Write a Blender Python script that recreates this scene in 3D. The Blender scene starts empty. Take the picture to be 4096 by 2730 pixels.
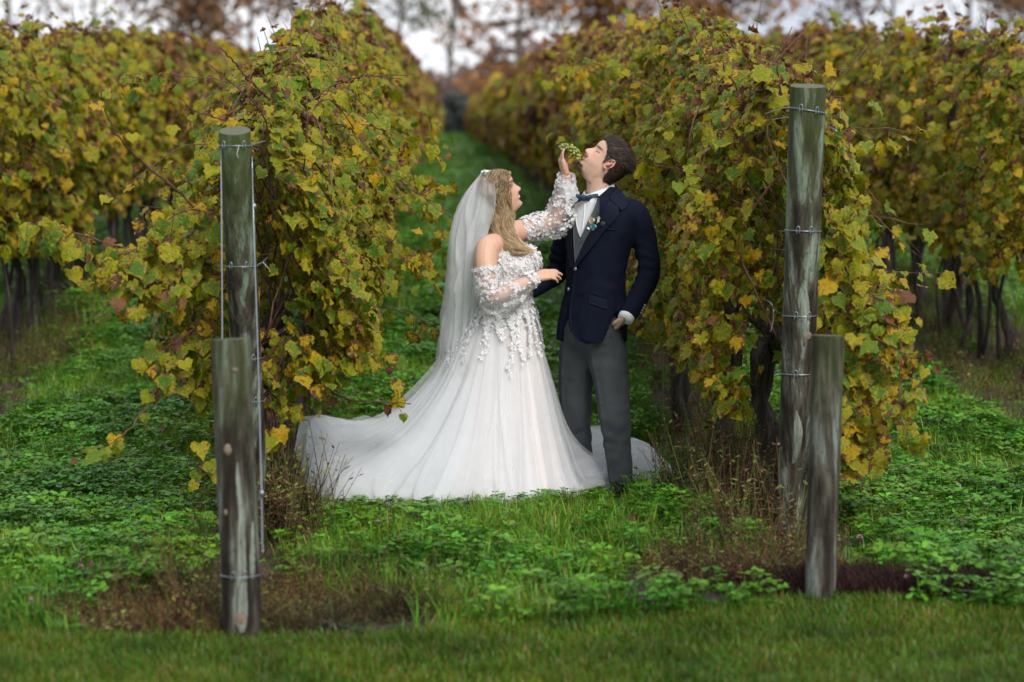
import bpy, bmesh, math, random
import numpy as np
from mathutils import Vector, Matrix, noise as mnoise

rng = np.random.default_rng(7)
random.seed(7)
R = math.radians
scene = bpy.context.scene
COL = scene.collection

# ------------------------------------------------------------------ camera
CAM_H, PITCH, YAW = 1.9, R(5.0), R(1.53)
LENS, SENS = 85.0, 36.0
cam_d = bpy.data.cameras.new('camera')
cam = bpy.data.objects.new('camera', cam_d)
COL.objects.link(cam)
cam.location = (0, 0, CAM_H)
cam.rotation_euler = (math.pi / 2 - PITCH, 0, -YAW)
cam_d.lens, cam_d.sensor_width = LENS, SENS
cam_d.clip_start, cam_d.clip_end = 0.1, 4000
cam_d.dof.use_dof = True
cam_d.dof.focus_distance = 12.55
cam_d.dof.aperture_fstop = 1.9
scene.camera = cam
scene.render.resolution_x, scene.render.resolution_y = 1024, 682

# ------------------------------------------------------------------ sky, sun, exposure
SUN_EL, SUN_AZ = R(40), R(156)          # azimuth from +Y, clockwise: behind the camera
world = bpy.data.worlds.new('World')
scene.world = world
world.use_nodes = True
wn, wl = world.node_tree.nodes, world.node_tree.links
wn.clear()
w_out = wn.new('ShaderNodeOutputWorld')
w_bg = wn.new('ShaderNodeBackground')
w_bg.inputs['Strength'].default_value = 0.1
w_sky = wn.new('ShaderNodeTexSky')
w_sky.sky_type = 'NISHITA'
w_sky.sun_disc = False
w_sky.sun_elevation, w_sky.sun_rotation = SUN_EL, SUN_AZ
w_sky.dust_density = 4.0
w_tc = wn.new('ShaderNodeTexCoord')
w_map = wn.new('ShaderNodeMapping')
w_map.inputs['Scale'].default_value = (5.0, 5.0, 14.0)
w_no = wn.new('ShaderNodeTexNoise')
w_no.inputs['Scale'].default_value = 1.3
w_no.inputs['Detail'].default_value = 5
w_no.inputs['Roughness'].default_value = 0.55
w_ramp = wn.new('ShaderNodeValToRGB')
w_ramp.color_ramp.elements[0].position, w_ramp.color_ramp.elements[0].color = 0.36, (0.50, 0.55, 0.64, 1)
w_ramp.color_ramp.elements[1].position, w_ramp.color_ramp.elements[1].color = 0.66, (0.93, 0.94, 0.97, 1)
w_mul = wn.new('ShaderNodeVectorMath')
w_mul.operation = 'SCALE'
w_mul.inputs['Scale'].default_value = 7.2
w_mix = wn.new('ShaderNodeMixRGB')
w_mix.inputs['Fac'].default_value = 0.88
wl.new(w_tc.outputs['Generated'], w_map.inputs['Vector'])
wl.new(w_map.outputs['Vector'], w_no.inputs['Vector'])
wl.new(w_no.outputs['Fac'], w_ramp.inputs['Fac'])
wl.new(w_ramp.outputs['Color'], w_mul.inputs[0])
wl.new(w_sky.outputs['Color'], w_mix.inputs[1])
wl.new(w_mul.outputs['Vector'], w_mix.inputs[2])
wl.new(w_mix.outputs['Color'], w_bg.inputs['Color'])
wl.new(w_bg.outputs['Background'], w_out.inputs['Surface'])

sun_d = bpy.data.lights.new('sun', 'SUN')
sun_d.energy, sun_d.angle, sun_d.color = 1.5, R(24), (1.0, 0.97, 0.92)
sun = bpy.data.objects.new('sun', sun_d)
COL.objects.link(sun)
_sd = Vector((math.sin(SUN_AZ) * math.cos(SUN_EL), math.cos(SUN_AZ) * math.cos(SUN_EL), math.sin(SUN_EL)))
sun.rotation_euler = _sd.to_track_quat('Z', 'Y').to_euler()

vs = scene.view_settings
scene.display_settings.display_device = 'sRGB'
vs.view_transform, vs.look, vs.gamma, vs.exposure = 'Standard', 'None', 1.0, 0.95
vs.use_curve_mapping = False
scene.render.engine = 'CYCLES'
cy = scene.cycles
cy.use_denoising = True
cy.max_bounces, cy.diffuse_bounces, cy.glossy_bounces = 10, 3, 2
cy.transmission_bounces, cy.transparent_max_bounces = 6, 24
cy.caustics_reflective = cy.caustics_refractive = False

# ------------------------------------------------------------------ helpers
F_PX = LENS / SENS * 4096.0
_cr = cam.rotation_euler.to_matrix()

def P(x, y, Y):
    """World point on the plane world-y = Y seen at pixel (x, y) of the 4096 px wide photograph."""
    d = _cr @ Vector(((x - 2048.0) / F_PX, -(y - 1365.0) / F_PX, -1.0))
    return np.array(((d.x / d.y) * Y, Y, CAM_H + (d.z / d.y) * Y))

def px_m(Y):
    return F_PX / Y

def mesh_from(name, V, Fc, smooth=True):
    me = bpy.data.meshes.new(name)
    me.from_pydata(np.asarray(V, float).tolist(), [], [list(map(int, f)) for f in Fc])
    me.update()
    if smooth:
        me.polygons.foreach_set('use_smooth', [True] * len(me.polygons))
    return me

def add(name, me, mat=None, parent=None, loc=None):
    o = bpy.data.objects.new(name, me)
    COL.objects.link(o)
    if mat is not None and me is not None and len(me.materials) == 0:
        me.materials.append(mat)
    if parent is not None:
        o.parent = parent
    if loc is not None:
        o.location = loc
    return o

def obj(name, V, Fc, mat=None, parent=None, smooth=True):
    """Mesh object from world-space vertices; under a parent they are moved into its (unrotated) frame."""
    V = np.asarray(V, float).reshape(-1, 3)
    if parent is not None:
        V = V - origin(parent)
    return add(name, mesh_from(name, V, Fc, smooth), mat, parent)

def origin(o):
    p = np.zeros(3)
    while o is not None:
        p = p + np.array(o.location)
        o = o.parent
    return p

def tag(o, label=None, cat=None, group=None, kind=None):
    if label: o['label'] = label
    if cat: o['category'] = cat
    if group: o['group'] = group
    if kind: o['kind'] = kind
    return o

def empty(name, loc, label=None, cat=None, group=None):
    o = bpy.data.objects.new(name, None)
    COL.objects.link(o)
    o.location = tuple(float(v) for v in loc)
    o.empty_display_size = 0.1
    return tag(o, label, cat, group)

class MB:
    """Collects geometry for one mesh."""
    def __init__(self):
        self.V, self.F, self.n, self.C = [], [], 0, []
    def add(self, V, Fc, c=None):
        V = np.asarray(V, float).reshape(-1, 3)
        self.V.append(V)
        self.F += [[i + self.n for i in f] for f in Fc]
        self.C.append(np.tile(np.asarray(c if c is not None else (1, 1, 1), float), (len(V), 1)) if np.ndim(c) < 2 else np.asarray(c, float))
        self.n += len(V)
        return self
    def tube(self, pts, rad, sides=6, cap=True, c=None):
        V, Fc = tube(pts, rad, sides, cap)
        return self.add(V, Fc, c)
    def verts(self):
        return np.concatenate(self.V)
    def build(self, name, mat, parent=None, smooth=True, color=False):
        o = obj(name, self.verts(), self.F, mat, parent, smooth)
        if color:
            set_col(o.data, np.concatenate(self.C))
        return o

def set_col(me, C):
    a = me.color_attributes.new('Col', 'FLOAT_COLOR', 'POINT')
    buf = np.ones((len(me.vertices), 4), np.float32)
    buf[:, :3] = C
    a.data.foreach_set('color', buf.ravel())

def tube(pts, rad, sides=6, cap=True, squash=None):
    pts = np.asarray(pts, float)
    n = len(pts)
    rad = np.broadcast_to(np.asarray(rad, float), (n,)) if np.ndim(rad) < 2 else np.asarray(rad, float)
    T = np.gradient(pts, axis=0)
    T /= np.linalg.norm(T, axis=1)[:, None] + 1e-12
    up = np.array((0, 0, 1.0)) if abs(T[0][2]) < 0.9 else np.array((1.0, 0, 0))
    N = np.zeros_like(pts)
    v = up - T[0] * np.dot(up, T[0])
    N[0] = v / np.linalg.norm(v)
    for i in range(1, n):
        v = N[i - 1] - T[i] * np.dot(N[i - 1], T[i])
        N[i] = v / (np.linalg.norm(v) + 1e-12)
    B = np.cross(T, N)
    a = np.linspace(0, 2 * math.pi, sides, endpoint=False)
    ca, sa = np.cos(a), np.sin(a)
    if np.ndim(rad) == 2:
        r1, r2 = rad[:, 0][:, None, None], rad[:, 1][:, None, None]
    else:
        r1 = r2 = rad[:, None, None]
    V = pts[:, None, :] + r1 * ca[None, :, None] * N[:, None, :] + r2 * sa[None, :, None] * B[:, None, :]
    V = V.reshape(-1, 3)
    Fc = grid_faces(n, sides, wrap=True)
    if cap:
        Fc.append(list(range(sides))[::-1])
        Fc.append([(n - 1) * sides + i for i in range(sides)])
    return V, Fc

def grid_faces(nr, nc, wrap=False):
    Fc = []
    m = nc if wrap else nc - 1
    for i in range(nr - 1):
        for j in range(m):
            k = (j + 1) % nc
            Fc.append([i * nc + j, i * nc + k, (i + 1) * nc + k, (i + 1) * nc + j])
    return Fc

def spline(pts, n=24):
    """Catmull-Rom through the points, resampled to n; works on any width of row."""
    pts = np.asarray(pts, float)
    if pts.ndim == 1:
        pts = pts[:, None]
    m = len(pts)
    ext = np.vstack([2 * pts[0] - pts[1], pts, 2 * pts[-1] - pts[-2]])
    t = np.linspace(0, m - 1 - 1e-9, n)
    i = t.astype(int)
    f = (t - i)[:, None]
    p0, p1, p2, p3 = ext[i], ext[i + 1], ext[i + 2], ext[i + 3]
    return 0.5 * (2 * p1 + (p2 - p0) * f + (2 * p0 - 5 * p1 + 4 * p2 - p3) * f ** 2 + (3 * p1 - p0 - 3 * p2 + p3) * f ** 3)

def remesh(V, Fc, voxel, smooth_it=2, name='tmp'):
    """One continuous skin round overlapping closed pieces; returns a mesh datablock."""
    me = mesh_from(name, V, Fc)
    o = bpy.data.objects.new(name, me)
    COL.objects.link(o)
    m = o.modifiers.new('r', 'REMESH')
    m.mode, m.voxel_size, m.use_smooth_shade = 'VOXEL', voxel, True
    if smooth_it:
        s = o.modifiers.new('s', 'SMOOTH')
        s.factor, s.iterations = 0.5, smooth_it
    bpy.context.view_layer.update()
    dg = bpy.context.evaluated_depsgraph_get()
    out = bpy.data.meshes.new_from_object(o.evaluated_get(dg))
    bpy.data.objects.remove(o)
    bpy.data.meshes.remove(me)
    out.polygons.foreach_set('use_smooth', [True] * len(out.polygons))
    return out

def get_co(me):
    a = np.empty(len(me.vertices) * 3, np.float32)
    me.vertices.foreach_get('co', a)
    return a.reshape(-1, 3).astype(float)

def set_co(me, V):
    me.vertices.foreach_set('co', np.asarray(V, np.float32).ravel())
    me.update()

def get_no(me):
    a = np.empty(len(me.vertices) * 3, np.float32)
    me.vertex_normals.foreach_get('vector', a)
    return a.reshape(-1, 3).astype(float)

def vnoise(V, s, seed=0.0):
    sx, sy, sz = (s, s, s) if np.ndim(s) == 0 else s
    return np.array([mnoise.noise(Vector((v[0] * sx + seed, v[1] * sy - seed, v[2] * sz + seed * 0.5))) for v in V])

def part_from(name, me, mat, parent):
    """A world-space mesh datablock as a part of parent."""
    if parent is not None:
        set_co(me, get_co(me) - origin(parent))
    me.materials.clear()
    me.materials.append(mat)
    return add(name, me, None, parent)

def sm(a, b, x):
    t = np.clip((np.asarray(x, float) - a) / (b - a), 0, 1)
    return t * t * (3 - 2 * t)

# ------------------------------------------------------------------ materials
def mat(name, color=(0.5, 0.5, 0.5), rough=0.6, spec=0.4, metal=0.0, sheen=0.0):
    m = bpy.data.materials.new(name)
    m.use_nodes = True
    b = m.node_tree.nodes['Principled BSDF']
    b.inputs['Base Color'].default_value = (*color, 1)
    b.inputs['Roughness'].default_value = rough
    b.inputs['Specular IOR Level'].default_value = spec
    b.inputs['Metallic'].default_value = metal
    if sheen:
        b.inputs['Sheen Weight'].default_value = sheen
    return m

def nd(m, t, **kw):
    n = m.node_tree.nodes.new(t)
    for k, v in kw.items():
        if k.startswith('i_'):
            n.inputs[k[2:].replace('_', ' ')].default_value = v
        else:
            setattr(n, k, v)
    return n

def lk(m, a, b):
    m.node_tree.links.new(a, b)

def bsdf(m):
    return m.node_tree.nodes['Principled BSDF']

def noise_node(m, scale, detail=3, rough=0.55, coord='Object', stretch=None, offset=None):
    tc = nd(m, 'ShaderNodeTexCoord')
    src = tc.outputs[coord]
    if stretch is not None:
        mp = nd(m, 'ShaderNodeMapping')
        mp.inputs['Scale'].default_value = stretch
        lk(m, src, mp.inputs['Vector'])
        src = mp.outputs['Vector']
    n = nd(m, 'ShaderNodeTexNoise')
    n.inputs['Scale'].default_value = scale
    n.inputs['Detail'].default_value = detail
    n.inputs['Roughness'].default_value = rough
    lk(m, src, n.inputs['Vector'])
    return n

def ramp_node(m, fac, stops):
    r = nd(m, 'ShaderNodeValToRGB')
    e = r.color_ramp.elements
    while len(e) < len(stops):
        e.new(0.5)
    for i, (p, c) in enumerate(stops):
        e[i].position = p
        e[i].color = (*c, 1)
    lk(m, fac, r.inputs['Fac'])
    return r

def mix_node(m, fac, a, b, mode='MIX'):
    x = nd(m, 'ShaderNodeMixRGB', blend_type=mode)
    for s, i in ((fac, 0), (a, 1), (b, 2)):
        if hasattr(s, 'links') or hasattr(s, 'is_linked'):
            lk(m, s, x.inputs[i])
        elif i == 0:
            x.inputs[0].default_value = s
        else:
            x.inputs[i].default_value = (*s, 1)
    return x.outputs['Color']

def bump_node(m, height, strength=0.3, dist=0.01):
    b = nd(m, 'ShaderNodeBump')
    b.inputs['Strength'].default_value = strength
    b.inputs['Distance'].default_value = dist
    lk(m, height, b.inputs['Height'])
    lk(m, b.outputs['Normal'], bsdf(m).inputs['Normal'])

def math_node(m, op, a, b=None, clamp=False):
    x = nd(m, 'ShaderNodeMath', operation=op, use_clamp=clamp)
    for i, s in enumerate((a, b)):
        if s is None:
            continue
        if hasattr(s, 'is_linked'):
            lk(m, s, x.inputs[i])
        else:
            x.inputs[i].default_value = s
    return x.outputs[0]

def translucent(m, weight, tint=None):
    """Mix the Principled surface with light passing through a thin leaf or cloth."""
    t = m.node_tree
    out = t.nodes['Material Output']
    b = bsdf(m)
    tr = nd(m, 'ShaderNodeBsdfTranslucent')
    mx = nd(m, 'ShaderNodeMixShader')
    mx.inputs[0].default_value = weight
    src = b.inputs['Base Color']
    if src.is_linked:
        lk(m, src.links[0].from_socket, tr.inputs['Color'])
    else:
        tr.inputs['Color'].default_value = src.default_value
    lk(m, b.outputs[0], mx.inputs[1])
    lk(m, tr.outputs[0], mx.inputs[2])
    lk(m, mx.outputs[0], out.inputs['Surface'])
    return mx

def instancer(name, coll):
    """Geometry-node group: scatter the objects of coll on points that carry rot, scl and idx."""
    g = bpy.data.node_groups.new(name, 'GeometryNodeTree')
    g.interface.new_socket('Geometry', in_out='INPUT', socket_type='NodeSocketGeometry')
    g.interface.new_socket('Geometry', in_out='OUTPUT', socket_type='NodeSocketGeometry')
    N, L = g.nodes, g.links
    gi, go = N.new('NodeGroupInput'), N.new('NodeGroupOutput')
    ci = N.new('GeometryNodeCollectionInfo')
    ci.inputs['Collection'].default_value = coll
    ci.inputs['Separate Children'].default_value = True
    ci.inputs['Reset Children'].default_value = True
    io = N.new('GeometryNodeInstanceOnPoints')
    io.inputs['Pick Instance'].default_value = True
    def attr(nm, tp):
        a = N.new('GeometryNodeInputNamedAttribute')
        a.data_type = tp
        a.inputs['Name'].default_value = nm
        return a.outputs['Attribute']
    er = N.new('FunctionNodeEulerToRotation')
    L.new(attr('rot', 'FLOAT_VECTOR'), er.inputs[0])
    L.new(gi.outputs[0], io.inputs['Points'])
    L.new(ci.outputs[0], io.inputs['Instance'])
    L.new(attr('idx', 'INT'), io.inputs['Instance Index'])
    L.new(er.outputs[0], io.inputs['Rotation'])
    L.new(attr('scl', 'FLOAT'), io.inputs['Scale'])
    L.new(io.outputs[0], go.inputs[0])
    return g

def scatter(name, pos, rot, scl, idx, group, parent=None):
    pos = np.asarray(pos, float)
    if parent is not None:
        pos = pos - origin(parent)
    me = bpy.data.meshes.new(name)
    me.vertices.add(len(pos))
    me.vertices.foreach_set('co', pos.astype(np.float32).ravel())
    a = me.attributes.new('rot', 'FLOAT_VECTOR', 'POINT')
    a.data.foreach_set('vector', np.asarray(rot, np.float32).ravel())
    a = me.attributes.new('scl', 'FLOAT', 'POINT')
    a.data.foreach_set('value', np.asarray(scl, np.float32))
    a = me.attributes.new('idx', 'INT', 'POINT')
    a.data.foreach_set('value', np.asarray(idx, np.int32))
    o = add(name, me, None, parent)
    md = o.modifiers.new('scatter', 'NODES')
    md.node_group = group
    o['kind'] = 'stuff'
    return o

def eulers(Nm, T):
    """XYZ eulers of frames with local +Z along Nm and local +Y near T."""
    Z = Nm / (np.linalg.norm(Nm, axis=1)[:, None] + 1e-9)
    Y = T - Z * np.sum(T * Z, axis=1)[:, None]
    Y /= np.linalg.norm(Y, axis=1)[:, None] + 1e-9
    X = np.cross(Y, Z)
    return np.stack([np.arctan2(Y[:, 2], Z[:, 2]), -np.arcsin(np.clip(X[:, 2], -1, 1)), np.arctan2(X[:, 1], X[:, 0])], 1)

def hidden_coll(name, meshes):
    """Source meshes for scattering; the collection is never linked to the scene."""
    c = bpy.data.collections.new(name)
    for i, me in enumerate(meshes):
        c.objects.link(bpy.data.objects.new('%s_%02d' % (name, i), me))
    return c
# ------------------------------------------------------------------ ground
ROWS = (-0.89, 1.60, -3.40, 4.10)

def rise(y):
    """The ground climbs gently behind the couple."""
    return np.interp(y, [13.4, 15, 18, 21.5, 25, 32, 40, 55, 80, 150], [0, 0.06, 0.21, 0.37, 0.50, 0.66, 0.76, 0.88, 1.02, 1.20])

def gz(x, y):
    x, y = np.asarray(x, float), np.asarray(y, float)
    return rise(y) + 0.018 * np.sin(1.7 * x + 0.6 * y) + 0.014 * np.sin(2.9 * y - 1.1 * x + 1.0) - 0.012

def row_dist(x):
    x = np.asarray(x, float)
    return np.min(np.abs(x[..., None] - np.array(ROWS)), axis=-1)

xs = np.concatenate([-np.geomspace(1500, 8, 14), np.linspace(-6, 6, 81), np.geomspace(8, 1500, 14)])
ys = np.concatenate([np.linspace(-40, 6, 8), np.linspace(7, 24, 120), np.linspace(25, 85, 41), np.geomspace(92, 2500, 22)])
gx, gy = np.meshgrid(xs, ys)
near = (np.abs(gx) < 6.5) & (gy > 6.5) & (gy < 25)
gzz = np.where(near, gz(gx, gy), rise(gy) - 0.012)
V = np.stack([gx, gy, gzz], -1).reshape(-1, 3)
m = mat('ground_soil_and_turf', rough=0.85, spec=0.25)
geo = nd(m, 'ShaderNodeNewGeometry')
sep = nd(m, 'ShaderNodeSeparateXYZ')
lk(m, geo.outputs['Position'], sep.inputs[0])
big = noise_node(m, 1.6, 5, 0.6)
fine = noise_node(m, 22, 4, 0.65)
turf = ramp_node(m, fine.outputs['Fac'], [(0.3, (0.030, 0.066, 0.010)), (0.7, (0.085, 0.18, 0.020))]).outputs['Color']
soil = ramp_node(m, fine.outputs['Fac'], [(0.3, (0.028, 0.018, 0.012)), (0.7, (0.10, 0.068, 0.048))]).outputs['Color']
dmin = None
for rx in ROWS:
    d = math_node(m, 'ABSOLUTE', math_node(m, 'SUBTRACT', sep.outputs['X'], rx))
    if abs(rx) > 3:
        d = math_node(m, 'SUBTRACT', d, 0.3)
    dmin = d if dmin is None else math_node(m, 'MINIMUM', dmin, d)
wob = math_node(m, 'MULTIPLY', math_node(m, 'SUBTRACT', big.outputs['Fac'], 0.5), 0.7)
strip = ramp_node(m, math_node(m, 'ADD', dmin, wob), [(0.20, (1, 1, 1)), (0.38, (0, 0, 0))]).outputs['Color']
startY = ramp_node(m, math_node(m, 'MULTIPLY', math_node(m, 'ADD', sep.outputs['Y'], wob), 0.05), [(0.448, (0, 0, 0)), (0.462, (1, 1, 1))]).outputs['Color']
fac = mix_node(m, 1.0, strip, startY, 'MULTIPLY')
lk(m, mix_node(m, fac, turf, soil), bsdf(m).inputs['Base Color'])
bump_node(m, fine.outputs['Fac'], 0.6, 0.02)
ground = obj('ground', V, grid_faces(len(ys), len(xs)), m)
tag(ground, kind='structure')

# ---- plants of the ground cover: small meshes scattered over zones
def blade(mb, base, h, lean, az, w, c):
    d = np.array((math.cos(az), math.sin(az), 0))
    s = np.array((-math.sin(az), math.cos(az), 0)) * w
    ts = np.array((0, 0.4, 0.75, 1.0))
    pts = [base + np.array((0, 0, h * t * (1 - 0.25 * lean * t))) + d * (h * lean * t * t) for t in ts]
    V = [pts[0] - s, pts[0] + s, pts[1] - s * 0.9, pts[1] + s * 0.9, pts[2] - s * 0.6, pts[2] + s * 0.6, pts[3]]
    mb.add(V, [[0, 1, 3, 2], [2, 3, 5, 4], [4, 5, 6]], c)

def tuft(n, rad, h0, h1, w, cols, lean=0.7):
    mb = MB()
    for i in range(n):
        a, r = rng.uniform(0, 6.28), rad * math.sqrt(rng.uniform())
        blade(mb, np.array((r * math.cos(a), r * math.sin(a), -0.01)), rng.uniform(h0, h1), rng.uniform(0.1, lean), rng.uniform(0, 6.28), w * rng.uniform(0.7, 1.3), np.array(cols[rng.integers(len(cols))]) * rng.uniform(0.75, 1.25))
    return mb

def trefoil(mb, p, az, r, c, tilt):
    for k in range(3):
        a = az + k * 2.094
        d = np.array((math.cos(a), math.sin(a), tilt))
        s = np.array((-math.sin(a), math.cos(a), 0))
        e = [p, p + d * r * 0.55 + s * r * 0.42, p + d * r * 1.0 + s * r * 0.30, p + d * r * 1.08, p + d * r * 1.0 - s * r * 0.30, p + d * r * 0.55 - s * r * 0.42]
        e = [q + np.array((0, 0, 0.10 * r * rng.normal())) for q in e]
        mb.add(e, [[0, 1, 2, 3], [0, 3, 4, 5]], c)

def clover(n, rad, h0, h1, lr):
    mb = MB()
    for i in range(n):
        a, r = rng.uniform(0, 6.28), rad * math.sqrt(rng.uniform())
        h = rng.uniform(h0, h1)
        b = np.array((r * math.cos(a) * 0.6, r * math.sin(a) * 0.6, 0))
        t = np.array((r * math.cos(a), r * math.sin(a), h))
        g = np.array((0.072, 0.245, 0.018)) * rng.uniform(0.65, 1.45) + np.array((0.05, 0.04, 0)) * rng.uniform()
        mb.tube([b, (b + t) / 2 + np.array((0, 0, h * 0.12)), t], 0.0012, 3, False, g * 0.9)
        trefoil(mb, t, rng.uniform(0, 6.28), lr * rng.uniform(0.7, 1.25), g, rng.uniform(-0.35, 0.25))
    return mb

def broad(n, rad, h, c0):
    mb = MB()
    for i in range(n):
        a = rng.uniform(0, 6.28)
        L = rad * rng.uniform(0.6, 1.2)
        d = np.array((math.cos(a), math.sin(a), 0)); s = np.array((-math.sin(a), math.cos(a), 0))
        w = L * 0.2
        c = np.array(c0) * rng.uniform(0.7, 1.3)
        prof = [(0, 0.15), (0.3, 0.8), (0.6, 1.0), (0.85, 0.7), (1.0, 0.05)]
        V = []
        for t, ww in prof:
            z = h * (t * 1.6 - t * t * 1.1) * rng.uniform(0.9, 1.1)
            V += [d * L * t - s * w * ww + (0, 0, z + 0.01), d * L * t + (0, 0, z), d * L * t + s * w * ww + (0, 0, z + 0.01)]
        mb.add(V, grid_faces(5, 3), c)
    return mb

def weed(n, rad, h0, h1, cols, seeds=True):
    """Dry upright stalks with small withered leaves."""
    mb = MB()
    for i in range(n):
        a, r = rng.uniform(0, 6.28), rad * math.sqrt(rng.uniform())
        h = rng.uniform(h0, h1)
        b = np.array((r * math.cos(a), r * math.sin(a), -0.01))
        l = rng.normal(0, 0.22, 2) * h
        c = np.array(cols[rng.integers(len(cols))]) * rng.uniform(0.7, 1.3)
        t = b + np.array((l[0], l[1], h))
        mid = (b + t) / 2 + np.array((rng.normal(0, 0.03) * h, rng.normal(0, 0.03) * h, 0))
        mb.tube([b, mid, t], [0.0016, 0.0013, 0.0007], 3, False, c)
        if seeds:
            for k in range(rng.integers(3, 8)):
                q = b + (t - b) * rng.uniform(0.35, 1.0)
                az = rng.uniform(0, 6.28)
                d = np.array((math.cos(az), math.sin(az), rng.uniform(-0.4, 0.6)))
                s = np.array((-math.sin(az), math.cos(az), 0))
                L = rng.uniform(0.012, 0.03)
                mb.add([q, q + d * L * 0.5 + s * L * 0.2, q + d * L, q + d * L * 0.5 - s * L * 0.2], [[0, 1, 2, 3]], np.array(cols[rng.integers(len(cols))]) * rng.uniform(0.7, 1.4))
    return mb

def cover_mat(name, rough, spec, tr):
    m = mat(name, rough=rough, spec=spec)
    a = nd(m, 'ShaderNodeVertexColor', layer_name='Col')
    oi = nd(m, 'ShaderNodeObjectInfo')
    hs = nd(m, 'ShaderNodeHueSaturation')
    v = math_node(m, 'ADD', math_node(m, 'MULTIPLY', oi.outputs['Random'], 0.55), 0.72)
    h = math_node(m, 'ADD', math_node(m, 'MULTIPLY', oi.outputs['Random'], 0.035), 0.4825)
    lk(m, v, hs.inputs['Value']); lk(m, h, hs.inputs['Hue'])
    lk(m, a.outputs['Color'], hs.inputs['Color'])
    ge = nd(m, 'ShaderNodeNewGeometry')
    pn = nd(m, 'ShaderNodeTexNoise'); pn.inputs['Scale'].default_value = 1.9; pn.inputs['Detail'].default_value = 5
    lk(m, ge.outputs['Position'], pn.inputs['Vector'])
    c = mix_node(m, 1.0, hs.outputs['Color'], ramp_node(m, pn.outputs['Fac'], [(0.34, (0.55, 0.62, 0.6)), (0.5, (0.95, 0.95, 0.95)), (0.66, (1.35, 1.12, 1.0))]).outputs['Color'], 'MULTIPLY')
    lk(m, c, bsdf(m).inputs['Base Color'])
    translucent(m, tr)
    return m

def src(mb, mt):
    me = mesh_from('src', mb.verts(), mb.F)
    set_col(me, np.concatenate(mb.C))
    me.materials.append(mt)
    return me

M_wet = cover_mat('wet_green_leaves', 0.30, 0.22, 0.28)
M_dry = cover_mat('dry_stalks', 0.75, 0.2, 0.15)
GR = [(0.115, 0.29, 0.021), (0.17, 0.31, 0.028), (0.085, 0.23, 0.018), (0.28, 0.29, 0.05)]
LW = [(0.060, 0.155, 0.008), (0.085, 0.165, 0.010), (0.042, 0.12, 0.007), (0.15, 0.115, 0.022), (0.11, 0.17, 0.012)]
DR = [(0.15, 0.085, 0.04), (0.09, 0.045, 0.027), (0.20, 0.14, 0.065), (0.05, 0.028, 0.02), (0.15, 0.17, 0.04), (0.12, 0.16, 0.035)]
DK = [(0.030, 0.014, 0.012), (0.020, 0.010, 0.009), (0.055, 0.026, 0.018)]
cov = []
cov += [src(tuft(46, 0.075, 0.035, 0.075, 0.0022, LW, 0.9), M_wet) for _ in range(4)]         # 0-3 mown lawn
cov += [src(tuft(26, 0.07, 0.08, 0.20, 0.0028, GR, 0.8), M_wet) for _ in range(4)]            # 4-7 long grass
cov += [src(clover(17, 0.10, 0.04, 0.14, 0.027), M_wet) for _ in range(4)]                    # 8-11 clover
cov += [src(broad(7, 0.11, 0.05, (0.10, 0.23, 0.035)), M_wet) for _ in range(2)]              # 12-13 broad weeds
cov += [src(weed(14, 0.09, 0.10, 0.32, DR), M_dry) for _ in range(3)]                         # 14-16 dry weeds
cov += [src(tuft(60, 0.10, 0.03, 0.14, 0.0018, DK, 1.3), M_dry) for _ in range(2)]            # 17-18 dead dark grass
cov += [src(tuft(34, 0.09, 0.04, 0.14, 0.0020, DR, 1.4), M_dry) for _ in range(2)]            # 19-20 straw
G_cov = instancer('cover_scatter', hidden_coll('cover', cov))

SOILP = [(-0.78, 9.35, 0.86, 0.50), (1.10, 9.95, 0.48, 0.60), (1.42, 9.66, 0.95, 0.34)]       # bare patches: x, y, rx, ry

def bare(x, y):
    b = np.zeros(len(x))
    for cx, cy_, rx, ry in SOILP:
        b = np.maximum(b, 1 - np.sqrt(((x - cx) / rx) ** 2 + ((y - cy_) / ry) ** 2))
    return np.clip(b * 2.2, 0, 1)

def field(n, x0, x1, y0, y1):
    y = np.sqrt(rng.uniform(y0 ** 2, y1 ** 2, n)) if y0 > 0 else rng.uniform(y0, y1, n)
    return rng.uniform(x0, x1, n), y

def lay(name, x, y, choices, s0, s1, label, cat, tilt=0.12, zoff=0.0):
    n = len(x)
    rot = np.stack([rng.normal(0, tilt, n), rng.normal(0, tilt, n), rng.uniform(0, 6.28, n)], 1)
    z = np.where((y > 6.5) & (y < 25) & (np.abs(x) < 6.5), gz(x, y), rise(y) - 0.012)
    o = scatter(name, np.stack([x, y, z + zoff], 1), rot, rng.uniform(s0, s1, n) * (1 - 0.55 * ((x > -0.85) & (x < 0.95) & (y > 11.55) & (y < 12.9))), rng.choice(choices, n), G_cov)
    return tag(o, label, cat, kind='stuff')

def patchy(x, y, s, seed):
    return np.array([mnoise.noise(Vector((a * s + seed, b * s, seed))) for a, b in zip(x, y)])

# mown lawn in front of the rows
EX, EY = [-2.2, -1.2, -0.8, -0.4, 0.1, 0.6, 1.2, 1.7, 2.6], [9.12, 9.00, 8.90, 8.98, 9.20, 9.30, 9.34, 9.40, 9.30]
x, y = rng.uniform(-2.6, 3.0, 9000), rng.uniform(7.4, 9.75, 9000)
edge = np.interp(x, EX, EY) + rng.normal(0, 0.07, len(x)) + 0.12 * patchy(x, y * 0.3, 1.6, 2.2)
k = (y < edge)
lay('lawn_grass', x[k], y[k], [0, 1, 2, 3], 0.75, 1.15, 'short mown lawn grass across the front edge of the vineyard', 'grass')

def alley(x):
    return row_dist(x) > 0.0

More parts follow.
